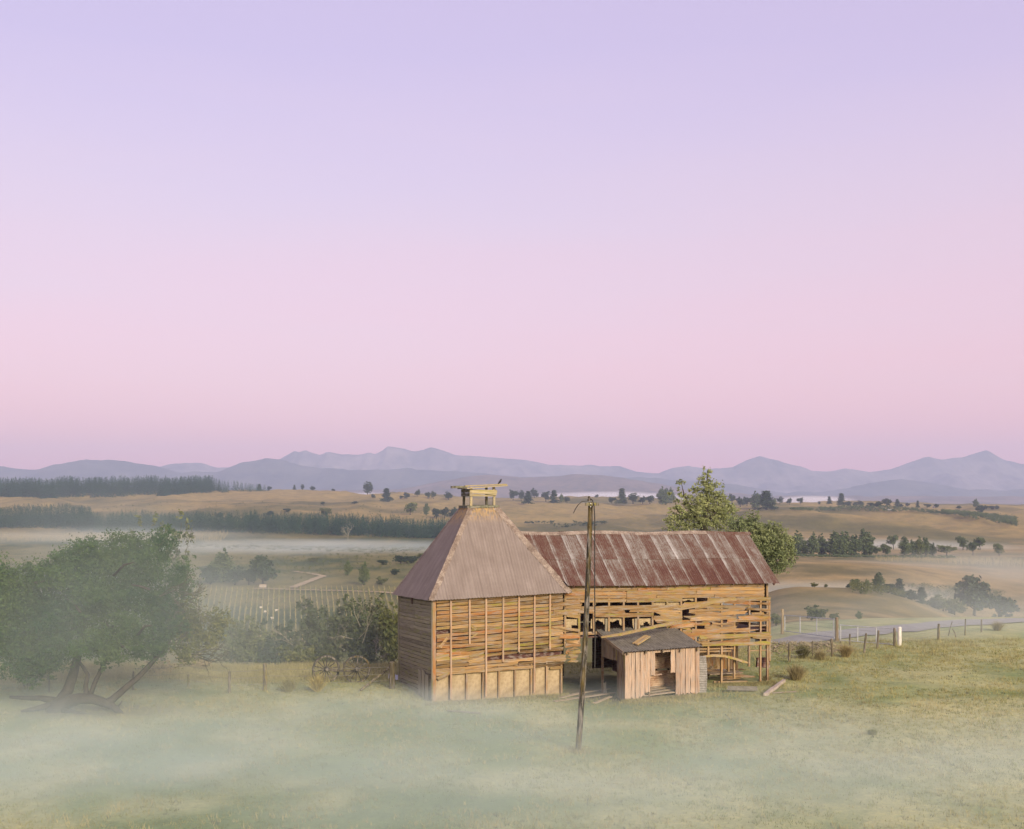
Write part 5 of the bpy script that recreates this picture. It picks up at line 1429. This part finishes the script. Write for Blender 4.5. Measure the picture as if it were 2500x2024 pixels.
dead('short forked dead stick standing by the kiln wall', [(pix(920, 1600, 60), Vector((-.1, 0, 1)), .7), (pix(920, 1600, 60), Vector((.9, 0, -.1)), .4)], 8, r=.03)
dead('pale dead tree before the pine belt', [(gp(850, 900) + Vector((0, 0, -1)), Vector((0, 0, 1)), 8), (gp(850, 900) + Vector((0, 0, 5)), Vector((.5, 0, 1)), 6), (gp(850, 900) + Vector((0, 0, 4)), Vector((-.6, 0, .8)), 6)], 9, r=.18, name='dead_tree')

# ------------------------------------------------------------------ tall tree behind the barn
def big_tree(name, label, Y, basepx, blobs_px, n, leaf, mat, trunkpts, shell=.25):
    p = gp(basepx, Y); t_ = thing(name, label, 'tree', p)
    bl = [pb(a, b, Y + dy, rx, ry, rz) for a, b, dy, rx, ry, rz in blobs_px]
    v, f = leaf_quads(blob_points(bl, n, shell), leaf, .15, .5)
    add('crown', make_mesh('crown', v - np.array(p), f, mat), t_)
    mb = MB()
    for pts, r0 in trunkpts:
        P = [p - Vector((0, 0, .3)) if q is None else pix(q[0], q[1], Y) for q in pts]
        mb.tube([q - p for q in P], [r0 * (1 - .93*i/(len(P)-1)) for i in range(len(P))], 6)
    obj('trunk', mb.v, mb.f, M['bark'], t_, smooth=True)
    return t_
c9 = lambda x, y: (1600 + x*.18433, 1120 + y*.18433)
bt = []
for (x, y, dy, r, rz) in [(690, 150, 0, .30, .55), (680, 230, 0, .55, .45), (690, 300, 0, .7, .5), (620, 350, 0, .7, .5), (750, 370, 0, 1.0, .6), (840, 450, .3, .9, .6), (650, 450, 0, 1.1, .7), (760, 520, .3, 1.1, .7), (900, 560, .5, .9, .7), (590, 560, -.2, 1.0, .6), (700, 640, 0, 1.2, .8), (850, 680, .5, 1.2, .8), (980, 640, .6, .7, .6), (550, 680, -.3, 1.1, .7),
                         (340, 320, .2, .55, .38), (300, 400, .2, .35, .25), (360, 460, .2, .5, .35), (480, 410, 0, .55, .35), (450, 530, 0, .7, .4), (220, 430, .2, .35, .35), (280, 560, .2, .35, .3), (400, 600, 0, .8, .5), (300, 660, 0, .7, .45), (220, 690, 0, .5, .3), (420, 720, 0, 1.1, .7), (260, 780, 0, .8, .5), (180, 850, 0, .6, .4), (350, 850, 0, 1.2, .8), (550, 830, 0, 1.4, .9), (750, 820, .3, 1.4, .9), (950, 800, .6, 1.2, .9), (180, 930, 0, .5, .3), (300, 930, 0, .9, .5), (1010, 720, .6, .8, .6), (600, 1050, 0, 1.5, 1.0), (380, 1060, 0, 1.1, .8), (830, 1060, 0, 1.4, 1.0), (600, 1280, 0, 1.5, 1.0), (850, 1300, 0, 1.2, .9)]:
    a, b = c9(x, y); bt.append((a, b, dy, r*.86, r*.86, rz*.82))
big_tree('tall_leafy_tree', 'tall pale green leafy tree with pointed top behind the barn roof', 72, 1715, bt, 13500, .078, M['leaf_ash'],
         [([None, c9(640, 900), c9(680, 600), c9(690, 300), c9(688, 160)], .26), ([c9(640, 900), c9(480, 700), c9(380, 480), c9(340, 300)], .12), ([c9(640, 900), c9(800, 700), c9(880, 520)], .12), ([c9(500, 800), c9(300, 700), c9(220, 450)], .06)])
bt = []
for (x, y, dy, r, rz) in [(1300, 770, 0, .6, .5), (1200, 850, 0, .9, .6), (1350, 880, 0, .9, .6), (1100, 870, 0, .9, .6), (1150, 960, 0, 1.1, .7), (1300, 980, 0, 1.1, .7), (1450, 960, 0, .9, .6), (1580, 900, 0, .6, .5), (1580, 1000, 0, .9, .7), (1720, 1050, 0, .8, .7), (1450, 1080, 0, 1.2, .8), (1620, 1140, 0, 1.1, .8), (1780, 1150, 0, .7, .7), (1500, 1220, 0, 1.2, .9), (1680, 1260, 0, 1.1, .8), (1800, 1280, 0, .5, .6), (1550, 1350, 0, 1.0, .7), (1680, 1400, 0, .8, .7), (1580, 1450, 0, .7, .6), (1350, 1150, 0, 1.2, .9), (1400, 1300, .4, 1.1, .9), (1280, 1430, 0, 1.2, 1.0), (1150, 1500, 0, 1.2, 1.0), (1270, 1620, 0, 1.1, .9), (1420, 1500, .3, .9, .8), (1130, 1680, 0, 1.1, .9)]:
    a, b = c9(x, y); bt.append((a, b, dy, r*.9, r*.9, rz*.85))
big_tree('leafy_tree', 'bushy green leafy tree leaning out past the barn roof end', 69, 1850, bt, 16500, .078, M['leaf_ash'], [([None, c9(1500, 1300), c9(1500, 1000), c9(1560, 900)], .22), ([c9(1500, 1300), c9(1350, 1000), c9(1300, 800)], .1), ([c9(1500, 1300), c9(1680, 1150)], .1)])

# ------------------------------------------------------------------ power pole
pb0 = on_ground(1410, 1838, -.3); pt0 = pix(1442, 1226, 37.1)
pole = thing('power_pole', 'leaning dark wooden power pole with short crossarm before the barn', 'pole', Vector((pb0.x, pb0.y, 0)))
PB = pole.location.copy()
V, Fc = [], []
n = 14
for i in range(n+1):
    f = i/n; c = pb0.lerp(pt0, f) + Vector((.05*math.sin(f*3.1), 0, 0)); w = .105 - .022*f
    for k in range(8):
        an = math.pi/8 + k*math.pi/4; V.append(c + Vector((math.cos(an)*w, math.sin(an)*w, 0)) - PB)
for i in range(n):
    for k in range(8): Fc.append((i*8+k, i*8+(k+1) % 8, (i+1)*8+(k+1) % 8, (i+1)*8+k))
Fc.append(tuple(n*8+k for k in range(8)))
obj('shaft', V, Fc, M['pole'], pole)
arm_ = MB().beam(pix(1429, 1231, 36.98), pix(1462, 1231, 36.98), .10, .10).build('crossarm', M['post'], pole)
for y_ in (1229, 1237): 
    p = pix(1442, y_, 36.96); bo_ = MB().tube([p, p + Vector((0, -.05, 0))], [.022, .018], 6).build('bolt', M['insulator'], pole); bo_.location -= arm_.location; bo_.parent = arm_
cap = MB(); q = pix(1438, 1224, 37.1)
cap.tube([q, q + Vector((0, 0, .06)), q + Vector((.01, 0, .10)), q + Vector((0, 0, .15)), q + Vector((0, 0, .18))], [.05, .06, .035, .05, .02], 7)
cap.build('insulator', M['post'], pole)
cb = MB(); cb.tube([pix(1440, 1217, 37.1), pix(1446, 1221, 37.0), pix(1450, 1232, 36.9), pix(1452, 1260, 36.9), pix(1452, 1330, 36.9), pix(1452, 1450, 36.9), pix(1453, 1560, 36.9), pix(1452, 1630, 36.9)], [.02]*8, 5); cb.build('cable', M['cable'], pole)
cb = MB(); cb.tube([pix(1436, 1223, 37.0), pix(1421, 1224, 37.0), pix(1412, 1232, 37.0), pix(1405, 1242, 37.0), pix(1400, 1253, 37.0)], [.012, .012, .014, .018, .012], 5); cb.build('loose_cable', M['cable'], pole)

# ------------------------------------------------------------------ bird on the vent
bpz = W(tc_ + .80, tc_ - .50, 8.985)
bird = thing('bird', 'small dark bird perched at the raised end of the kiln vent', 'bird', bpz)
mb = MB(); B = lambda x, z: Vector((x, 0, z))
mb.tube([B(-.10, -.03), B(-.06, .03), B(-.02, .075), B(.02, .125), B(.045, .17), B(.06, .205), B(.075, .215), B(.10, .212)], [.008, .022, .045, .05, .04, .033, .022, .004], 8)
obj('body', mb.v, mb.f, M['feather'], bird, smooth=True)
mb = MB()
for sy in (-1, 1): mb.tube([Vector((0, .015*sy, .09)), Vector((.01, .015*sy, .03)), Vector((.005, .015*sy, -.005))], [.006, .004, .004], 4)
obj('legs', mb.v, mb.f, M['feather'], bird)
mb = MB()
for sy in (-1, 1): mb.tube([Vector((.03, .045*sy, .14)), Vector((-.02, .05*sy, .08)), Vector((-.085, .03*sy, .0))], [.018, .022, .004], 5)
obj('wings', mb.v, mb.f, M['feather'], bird)

# ------------------------------------------------------------------ wagon wheels
def wheel(px, py, Y, R_, tilt, label):
    c = pix(px, py, Y); gz0 = gz(c.x, c.y); c.z = gz0 + R_ * .93
    t_ = thing('wagon_wheel', label, 'wheel', Vector((c.x, c.y, gz0)), 'old wagon wheels')
    rot = Matrix.Rotation(tilt, 3, 'Z'); off = Vector((0, 0, c.z - gz0))
    def ring(r0, r1, hw, n=40):
        V, Fc = [], []
        for i in range(n):
            a = 2*math.pi*i/n
            for r, y in ((r0, -hw), (r1, -hw), (r1, hw), (r0, hw)):
                V.append(rot @ Vector((math.cos(a)*r, y, math.sin(a)*r)) + off)
        for i in range(n):
            j = (i+1) % n
            for k in range(4): Fc.append((i*4+k, i*4+(k+1) % 4, j*4+(k+1) % 4, j*4+k))
        return V, Fc
    rm_ = obj('rim', *ring(R_*.88, R_, .035), M['pole'], t_)
    obj('iron_tyre', *ring(R_*1.0 + .002, R_ + .014, .03), M['cable'], rm_)
    mb = MB(); ax = rot @ Vector((0, 1, 0))
    mb.tube([off - ax*.20, off - ax*.17, off - ax*.06, off + ax*.06, off + ax*.15], [.06, .085, .115, .115, .07], 12)
    obj('hub', mb.v, mb.f, M['pole'], t_)
    for k in range(14):
        a = 2*math.pi*(k+.3)/14; d = rot @ Vector((math.cos(a), 0, math.sin(a)))
        mb = MB(); mb.tube([off + d*.08, off + d*R_*.5, off + d*R_*.9], [.028, .022, .024], 5)
        obj('spoke', mb.v, mb.f, M['pole'], t_)
    return c
c1 = wheel(796, 1634, 51.4, .63, math.radians(24), 'spoked wooden wagon wheel farther from the kiln')
c2 = wheel(871, 1634, 51.2, .63, math.radians(20), 'spoked wooden wagon wheel nearer the kiln')
ax_ = thing('axle_beam', 'weathered beam linking the two wagon wheels', 'beam', (c1 + c2)/2)
mb = MB().beam(c1 + Vector((.1, .1, -.05)), c2 + Vector((-.1, .12, -.12)), .07, .09); mb.build('beam', M['post'], ax_)
mb = MB().beam(c2 + Vector((-.62, .15, .30)), c2 + Vector((-.50, .15, -.70)), .06, .06, (1, 0, 0)); mb.build('prop', M['post'], ax_)

# ------------------------------------------------------------------ fences
def post(px, ybase, ytop, key, label, r=.06, lean=0, name='fence_post', group=None, cat='post', square=False):
    Y = ground_Y(px, ybase); p = gp(px, Y); h = (ybase - ytop)/F*Y
    t_ = thing(name, label, cat, p, group)
    mb = MB(); top = Vector((lean*h, random.uniform(-.03, .03), h))
    if square: mb.beam((0, 0, -.3), top, r*2, r*1.8, (0, 1, 0))
    else: mb.tube([Vector((0, 0, -.3)), top*.5 + Vector((random.uniform(-.01, .01), 0, 0)), top*.97, top], [r*1.1, r, r*.92, r*.6], 8)
    obj('shaft', mb.v, mb.f, M[key], t_)
    return p, h
lp = [post(120, 1690, 1640, 'post', 'thin fence post at the left edge behind the old tree', .04), post(325, 1686, 1640, 'post', 'thin leaning fence post right of the fallen trunk', .045, .03),
      post(460, 1680, 1648, 'post', 'short fence post left of the grey fence post', .05), post(560, 1693, 1640, 'post', 'grey fence post under the bare twigs', .06), post(647, 1688, 1620, 'post', 'stout fence post left of the wagon wheels', .09),
      post(957, 1683, 1617, 'post', 'stout strainer post beside the kiln wall', .13)]
s0, s1 = on_ground(880, 1690, .06), on_ground(955, 1668, .75)
t_ = thing('brace_rail', 'slanting brace rail propping the strainer post by the kiln', 'rail', s0); MB().tube([s0, s1], [.06, .055], 7).build('rail', M['post'], t_)
def wire(label, pts, hs, r=.006, cat='wire'):
    p0 = pts[0]; t_ = thing('fence_wire', label, cat, p0)
    for h in hs:
        mb = MB()
        L = []
        for a, b in zip(pts[:-1], pts[1:]):
            for k in range(4): f = k/4; L.append(a.lerp(b, f) + Vector((0, 0, h - .05*math.sin(math.pi*f))))
        L.append(pts[-1] + Vector((0, 0, h)))
        mb.tube(L, [r]*len(L), 4); mb.build('strand', M['wire'], t_)
wire('wires strung between the fence posts left of the kiln', [p for p, h in lp[1:]], (.35, .65, .95), .007)
t_ = thing('corrugated_offcut', 'small bluish corrugated offcut lying behind the strainer post', 'iron sheet', on_ground(965, 1672))
corr('sheet', t_, on_ground(948, 1664, .12), Vector((1, .1, -.15)), Vector((0, 1, .1)), 0, .8, lambda a: 0, lambda a: .9, M['steel'], pitch=.1, amp=.02)
# right fence
RP = [(1927, 1618, 1572, .07, 0), (1984, 1604, 1566, .045, 0), (2033, 1604, 1560, .07, -.06), (2075, 1577, 1549, .05, 0), (2109, 1596, 1547, .055, .12), (2141, 1585, 1540, .055, .1), (2184, 1578, 1533, .08, .0), (2291, 1563, 1523, .075, .03), (2356, 1552, 1511, .04, .02), (2396, 1544, 1513, .05, 0)]
RL = ['nearest the barn end', 'second from the barn end', 'third from the barn end, leaning left', 'fourth from the barn end, set back', 'fifth from the barn end, leaning', 'sixth from the barn end, leaning', 'just left of the white post', 'first right of the white post', 'tall and thin, second right of the white post', 'third right of the white post']
rp = [post(px, yb_, yt_, 'post', f'grey fence post {RL[k]}', r_, ln, group='posts of the paddock fence') for k, (px, yb_, yt_, r_, ln) in enumerate(RP)]
wire('wires of the paddock fence along the road', [p for p, h in rp[:3]] + [p for p, h in rp[4:]], (.3, .55, .8), .006)
post(2337, 1556, 1535, 'post', 'crossed stick leaning right by the paddock fence', .03, -.55, 'fence_stake'); post(2313, 1553, 1518, 'post', 'crossed stick leaning left by the paddock fence', .03, .35, 'fence_stake')
wp, wh = post(2196, 1577, 1531, 'white_paint', 'white painted strainer post by the paddock gate', .11, name='white_post')
ga, gah = post(1910, 1549, 1488, 'gatepost', 'tall mossy gatepost nearest the barn', .10, name='gatepost'); gb, gbh = post(2043, 1567, 1507, 'gatepost', 'tall mossy gatepost in the middle of the gates', .10, name='gatepost')
def gate(label, a, b, za, zb, ta, tb, ups):
    t_ = thing('steel_gate', label, 'gate', a)
    mb = MB(); mb.tube([a + Vector((0, 0, ta)), b + Vector((0, 0, tb))], [.03, .03], 6); mb.build('top_rail', M['steel'], t_)
    mb = MB(); mb.tube([a + Vector((0, 0, za)), b + Vector((0, 0, zb))], [.03, .03], 6); mb.build('bottom_rail', M['steel'], t_)
    for f in ups:
        p = a.lerp(b, f); mb = MB(); mb.tube([p + Vector((0, 0, za+(zb-za)*f)), p + Vector((0, 0, ta + (tb-ta)*f + .03))], [.035, .035], 6); mb.build('upright', M['steel'], t_)
    for q in (.25, .5, .75):
        mb = MB(); mb.tube([a + Vector((0, 0, za+(ta-za)*q)), b + Vector((0, 0, zb+(tb-zb)*q))], [.006, .006], 4); mb.build('mesh_wire', M['wire'], t_)
gate('pipe gate with pale uprights between the two mossy gateposts', ga + Vector((.12, 0, 0)), gb - Vector((.12, 0, 0)), .20, .25, 1.20, 1.32, (.01, .33, .66, .98))
gate('low pipe gate between the mossy gatepost and the white post', gb + Vector((.15, 0, 0)), wp - Vector((.2, 0, 0)), .10, .05, .98, .95, (.02, .33, .66, .98))

# ------------------------------------------------------------------ sheep
for k, (px, py, an, lab) in enumerate([(637, 1487, .2, 'small white sheep, highest of four on the vineyard slope'), (647, 1498, 2.9, 'small white sheep just below the highest one'), (675, 1494, .1, 'small white sheep standing apart on the right of the flock'), (665, 1514, 2.8, 'small white sheep, lowest of four on the vineyard slope')]):
    p = gp(px, ground_Y(px, py)); t_ = thing('sheep', lab, 'sheep', p, 'sheep in the vineyard', an, .8)
    mb = MB(); mb.tube([Vector((x, 0, z)) for x, z in ((-.55, .62), (-.5, .68), (-.3, .70), (0, .66), (.3, .70), (.45, .74), (.55, .84), (.66, .88), (.80, .78), (.86, .72))], [.10, .24, .31, .32, .29, .23, .15, .12, .10, .04], 9)
    for sx in (-.36, .34):
        for sy in (-.15, .15): mb.tube([Vector((sx, sy, .55)), Vector((sx + .02, sy, .3)), Vector((sx, sy, .0))], [.09, .05, .04], 5)
    obj('body', mb.v, mb.f, M['fleece'], t_, smooth=True)
    mb = MB()
    for sy in (-1, 1): mb.tube([Vector((.62, .08*sy, .92)), Vector((.60, .20*sy, .90))], [.04, .015], 4)
    obj('ears', mb.v, mb.f, M['sheep_face'], t_)
hb = gp(642, ground_Y(642, 1436)); t_ = thing('hay_trough', 'small pale trough at the edge of the farm track', 'trough', hb)
MB().beam(hb + Vector((-1.3, 0, .8)), hb + Vector((1.3, 0, .8)), 1.0, 1.1).build('body', M['bleached'], t_)
MB().beam(hb + Vector((-1.45, 0, 1.42)), hb + Vector((1.45, 0, 1.42)), 1.15, .12).build('rim', M['debris'], t_)

# far farm shed and hut on the right ridge
def hut(px, ybase, wdt, hgt, label, Y):
    p = gp(px, Y); t_ = thing('farm_shed', label, 'shed', p)
    w, d, h = wdt/F*Y, 7.0, hgt/F*Y
    V = [Vector((x, y, z)) for x in (-w/2, w/2) for y in (0, d) for z in (0, h*.62)]
    obj('wall', V, box_faces(), M['bleached'], t_)
    mb = MB(); e = .5
    mb.add([(-w/2-e, -e, h*.62), (w/2+e, -e, h*.62), (w/2+e, d/2, h), (-w/2-e, d/2, h), (w/2+e, d+e, h*.62), (-w/2-e, d+e, h*.62)], [(0, 1, 2, 3), (3, 2, 4, 5), (1, 4, 2), (0, 3, 5)])
    obj('roof', mb.v, mb.f, M['white_paint'], t_)
    obj('door', [(-w*.15, -.05, 0), (w*.15, -.05, 0), (w*.15, -.05, h*.45), (-w*.15, -.05, h*.45)], [(0, 1, 2, 3)], M['dark_wood'], t_)
hut(2165, 1245, 26, 7, 'long pale farm shed far off on the right ridge', 1480); hut(2284, 1246, 5, 5, 'tiny white hut far off on the right ridge', 1480)

# ------------------------------------------------------------------ tussocks
def blades(n, rad, h, lean, wid, rg):
    V, Fq = [], []
    for k in range(n):
        an = rg.uniform(0, 6.28); r = rad * rg.random() ** .6
        x, y = math.cos(an)*r, math.sin(an)*r; L = h * rg.uniform(.6, 1.1)
        tl = lean*abs(rg.gauss(0, .8))*L; ab = an + rg.gauss(0, .9); L *= 1 - .35*min(1, r/rad); dx, dy = math.cos(ab)*tl, math.sin(ab)*tl
        a2 = rg.uniform(0, 6.28); wx, wy = math.cos(a2)*wid, math.sin(a2)*wid
        b = len(V)
        V += [(x-wx, y-wy, -.05), (x+wx, y+wy, -.05), (x+dx*.45+wx*.8, y+dy*.45+wy*.8, L*.6), (x+dx*.45-wx*.8, y+dy*.45-wy*.8, L*.6), (x+dx, y+dy, L)]
        Fq += [(b, b+1, b+2, b+3), (b+3, b+2, b+4)]
    return V, Fq
rgt = random.Random(3)
def tussock(px, ybase, ytop, wpx, mat, lab, n=420):
    p = on_ground(px, ybase, 0); Y = p.y; h = (ybase - ytop)/F*Y
    t_ = thing('tussock', lab, 'tussock', p, 'grass tussocks')
    V, Fc = blades(n, wpx/F*Y*.20, h, .62, .010, rgt); obj('blades', V, Fc, M[mat], t_)
TU = [(1943, 1660, 1610, 60, 'sedge', 'largest brown grass tussock right of the barn end'), (2065, 1606, 1565, 36, 'sedge', 'upright brown tussock against the paddock fence, right of two'), (2003, 1612, 1585, 36, 'sedge', 'low brown tussock between fence posts, left of two'), (1960, 1608, 1565, 34, 'reed', 'grey-green reed tussock behind the first fence post'), (2435, 1540, 1512, 30, 'sedge', 'brown tussock at the far right edge of the paddock'),
      (775, 1690, 1640, 22, 'straw', 'straw-coloured tussock against the left wagon wheel'), (705, 1690, 1645, 40, 'straw', 'straw-coloured tussock left of the wagon wheels'), (1872, 1668, 1648, 20, 'sedge', 'small dark tussock at the barn corner'), (2130, 1796, 1780, 40, 'grass', 'low dark clump on the open paddock, far right')]
for a in TU: tussock(*a)
# stones heaped by the fence
V, Fc = [], []
rs = random.Random(8)
for k in range(520):
    px, Y = rs.uniform(1878, 2055), rs.uniform(61, 66.5)
    X = (px-1250)/F*Y; r = rs.uniform(.03, .11); hz_ = max(0, .22*(1 - abs(Y-63.5)/3)) * rs.random()
    c = Vector((X, Y, gz(X, Y) + hz_))
    b = len(V); sc = (rs.uniform(.8, 1.4), rs.uniform(.7, 1.2), rs.uniform(.5, .9))
    for d in ((1, 0, 0), (-1, 0, 0), (0, 1, 0), (0, -1, 0), (0, 0, 1), (0, 0, -1)):
        V.append(c + Vector([d[i]*r*sc[i]*rs.uniform(.8, 1.2) + rs.uniform(-.2, .2)*r for i in range(3)]))
    Fc += [(b+i, b+j, b+k_) for i, j, k_ in ((0, 2, 4), (2, 1, 4), (1, 3, 4), (3, 0, 4), (2, 0, 5), (1, 2, 5), (3, 1, 5), (0, 3, 5))]
tag(obj('rubble', V, Fc, M['stone']), 'heap of pale field stones and dead leaves by the fence', kind='stuff')

# ------------------------------------------------------------------ grass
def grass_mesh(X, Y, h, w, lean, rg):
    n = len(X); Z = height(X, Y)
    an = rg.uniform(0, 2*np.pi, n); la = rg.uniform(0, 2*np.pi, n)
    c = np.stack([X, Y, Z], 1); wv = np.stack([np.cos(an)*w, np.sin(an)*w, np.zeros(n)], 1)
    tip = c + np.stack([np.cos(la)*lean*h, np.sin(la)*lean*h, h], 1)
    v = np.stack([c - wv - [0, 0, .01], c + wv - [0, 0, .01], tip], 1).reshape(-1, 3)
    return v, np.arange(3*n).reshape(n, 3)
rg = np.random.default_rng(77)
def inside_building(X, Y):
    dx, dy = X - P0.x, Y - P0.y
    s = dx*U.x + dy*U.y; d = dx*Vv.x + dy*Vv.y
    return (s > -.05) & (s < 15.9) & (d > -.05) & (d < 5.6)
def scatter(n, y0, y1, a0, a1, clump, thr, seed):
    Y = np.sqrt(rg.uniform(y0**2, y1**2, n)); X = rg.uniform(a0, a1, n) * Y
    keep = (fbm(X/clump, Y/clump, 3, seed) + rg.normal(size=n)*.08) > thr
    X, Y = X[keep], Y[keep]
    k = ~inside_building(X, Y); return X[k], Y[k]
def tufts(n, y0, y1, clump, thr, seed, per, spread, hmin, hmax, w, lean, mat, label, pw=1.0):
    X, Y = scatter(n, y0, y1, -.56, .56, clump, thr, seed)
    sz = rg.uniform(.5, 1.3, len(X)) ** pw
    X = np.repeat(X, per); Y = np.repeat(Y, per); sz = np.repeat(sz, per)
    X = X + rg.normal(size=len(X))*spread*sz; Y = Y + rg.normal(size=len(Y))*spread*sz
    k = ~inside_building(X, Y); X, Y, sz = X[k], Y[k], sz[k]
    v, f = grass_mesh(X, Y, rg.uniform(hmin, hmax, len(X))*sz, w, lean, rg)
    return tag(add('grass', make_mesh('grass', v, f, M[mat])), label, kind='stuff')
tufts(52000, 24, 66, 1.6, .36, 90, 5, .08, .04, .11, .012, .6, 'grass', 'short grazed grass of the paddock')
tufts(15000, 24, 66, 2.4, .50, 93, 7, .06, .07, .20, .010, .5, 'straw', 'paler dry tufts sprinkled over the paddock')
tufts(2400, 24, 60, 2.0, .52, 94, 8, .06, .04, .10, .012, .6, 'reed', 'darker weeds dotted over the paddock')
X, Y = scatter(42000, 51, 60, -.50, -.075, 1.2, .45, 95)
X2, Y2 = scatter(12000, 57, 66, .215, .45, 1.0, .58, 96)
s_ = rg.uniform(-.4, 16, 15000); d_ = -rg.exponential(.16, 15000) - .06
X3, Y3 = P0.x + U.x*s_ + Vv.x*d_, P0.y + U.y*s_ + Vv.y*d_
k3 = (s_ < 5.9) | (s_ > 11.5); X3, Y3 = X3[k3], Y3[k3]
a4 = rg.uniform(0, 6.28, 700); r4 = rg.exponential(.22, 700); X4, Y4 = pb0.x + np.cos(a4)*r4, pb0.y + np.sin(a4)*r4
s5 = rg.uniform(-.2, SW_ + 1.0, 3600); d5 = -rg.exponential(.14, 3600) - .05; X5, Y5 = SP.x + SU.x*s5 + SV.x*d5, SP.y + SU.y*s5 + SV.y*d5
X3, Y3 = np.concatenate([X3, X4, X5]), np.concatenate([Y3, Y4, Y5])
X, Y = np.concatenate([X, X2, X3]), np.concatenate([Y, Y2, Y3])
v, f = grass_mesh(X, Y, rg.uniform(.10, .34, len(X)) * np.where(np.arange(len(X)) > len(X) - len(X3), .55, 1), .011, .35, rg)
tag(add('grass', make_mesh('long_grass', v, f, M['straw'])), 'long dry grass along the fences and the barn foot', kind='stuff')
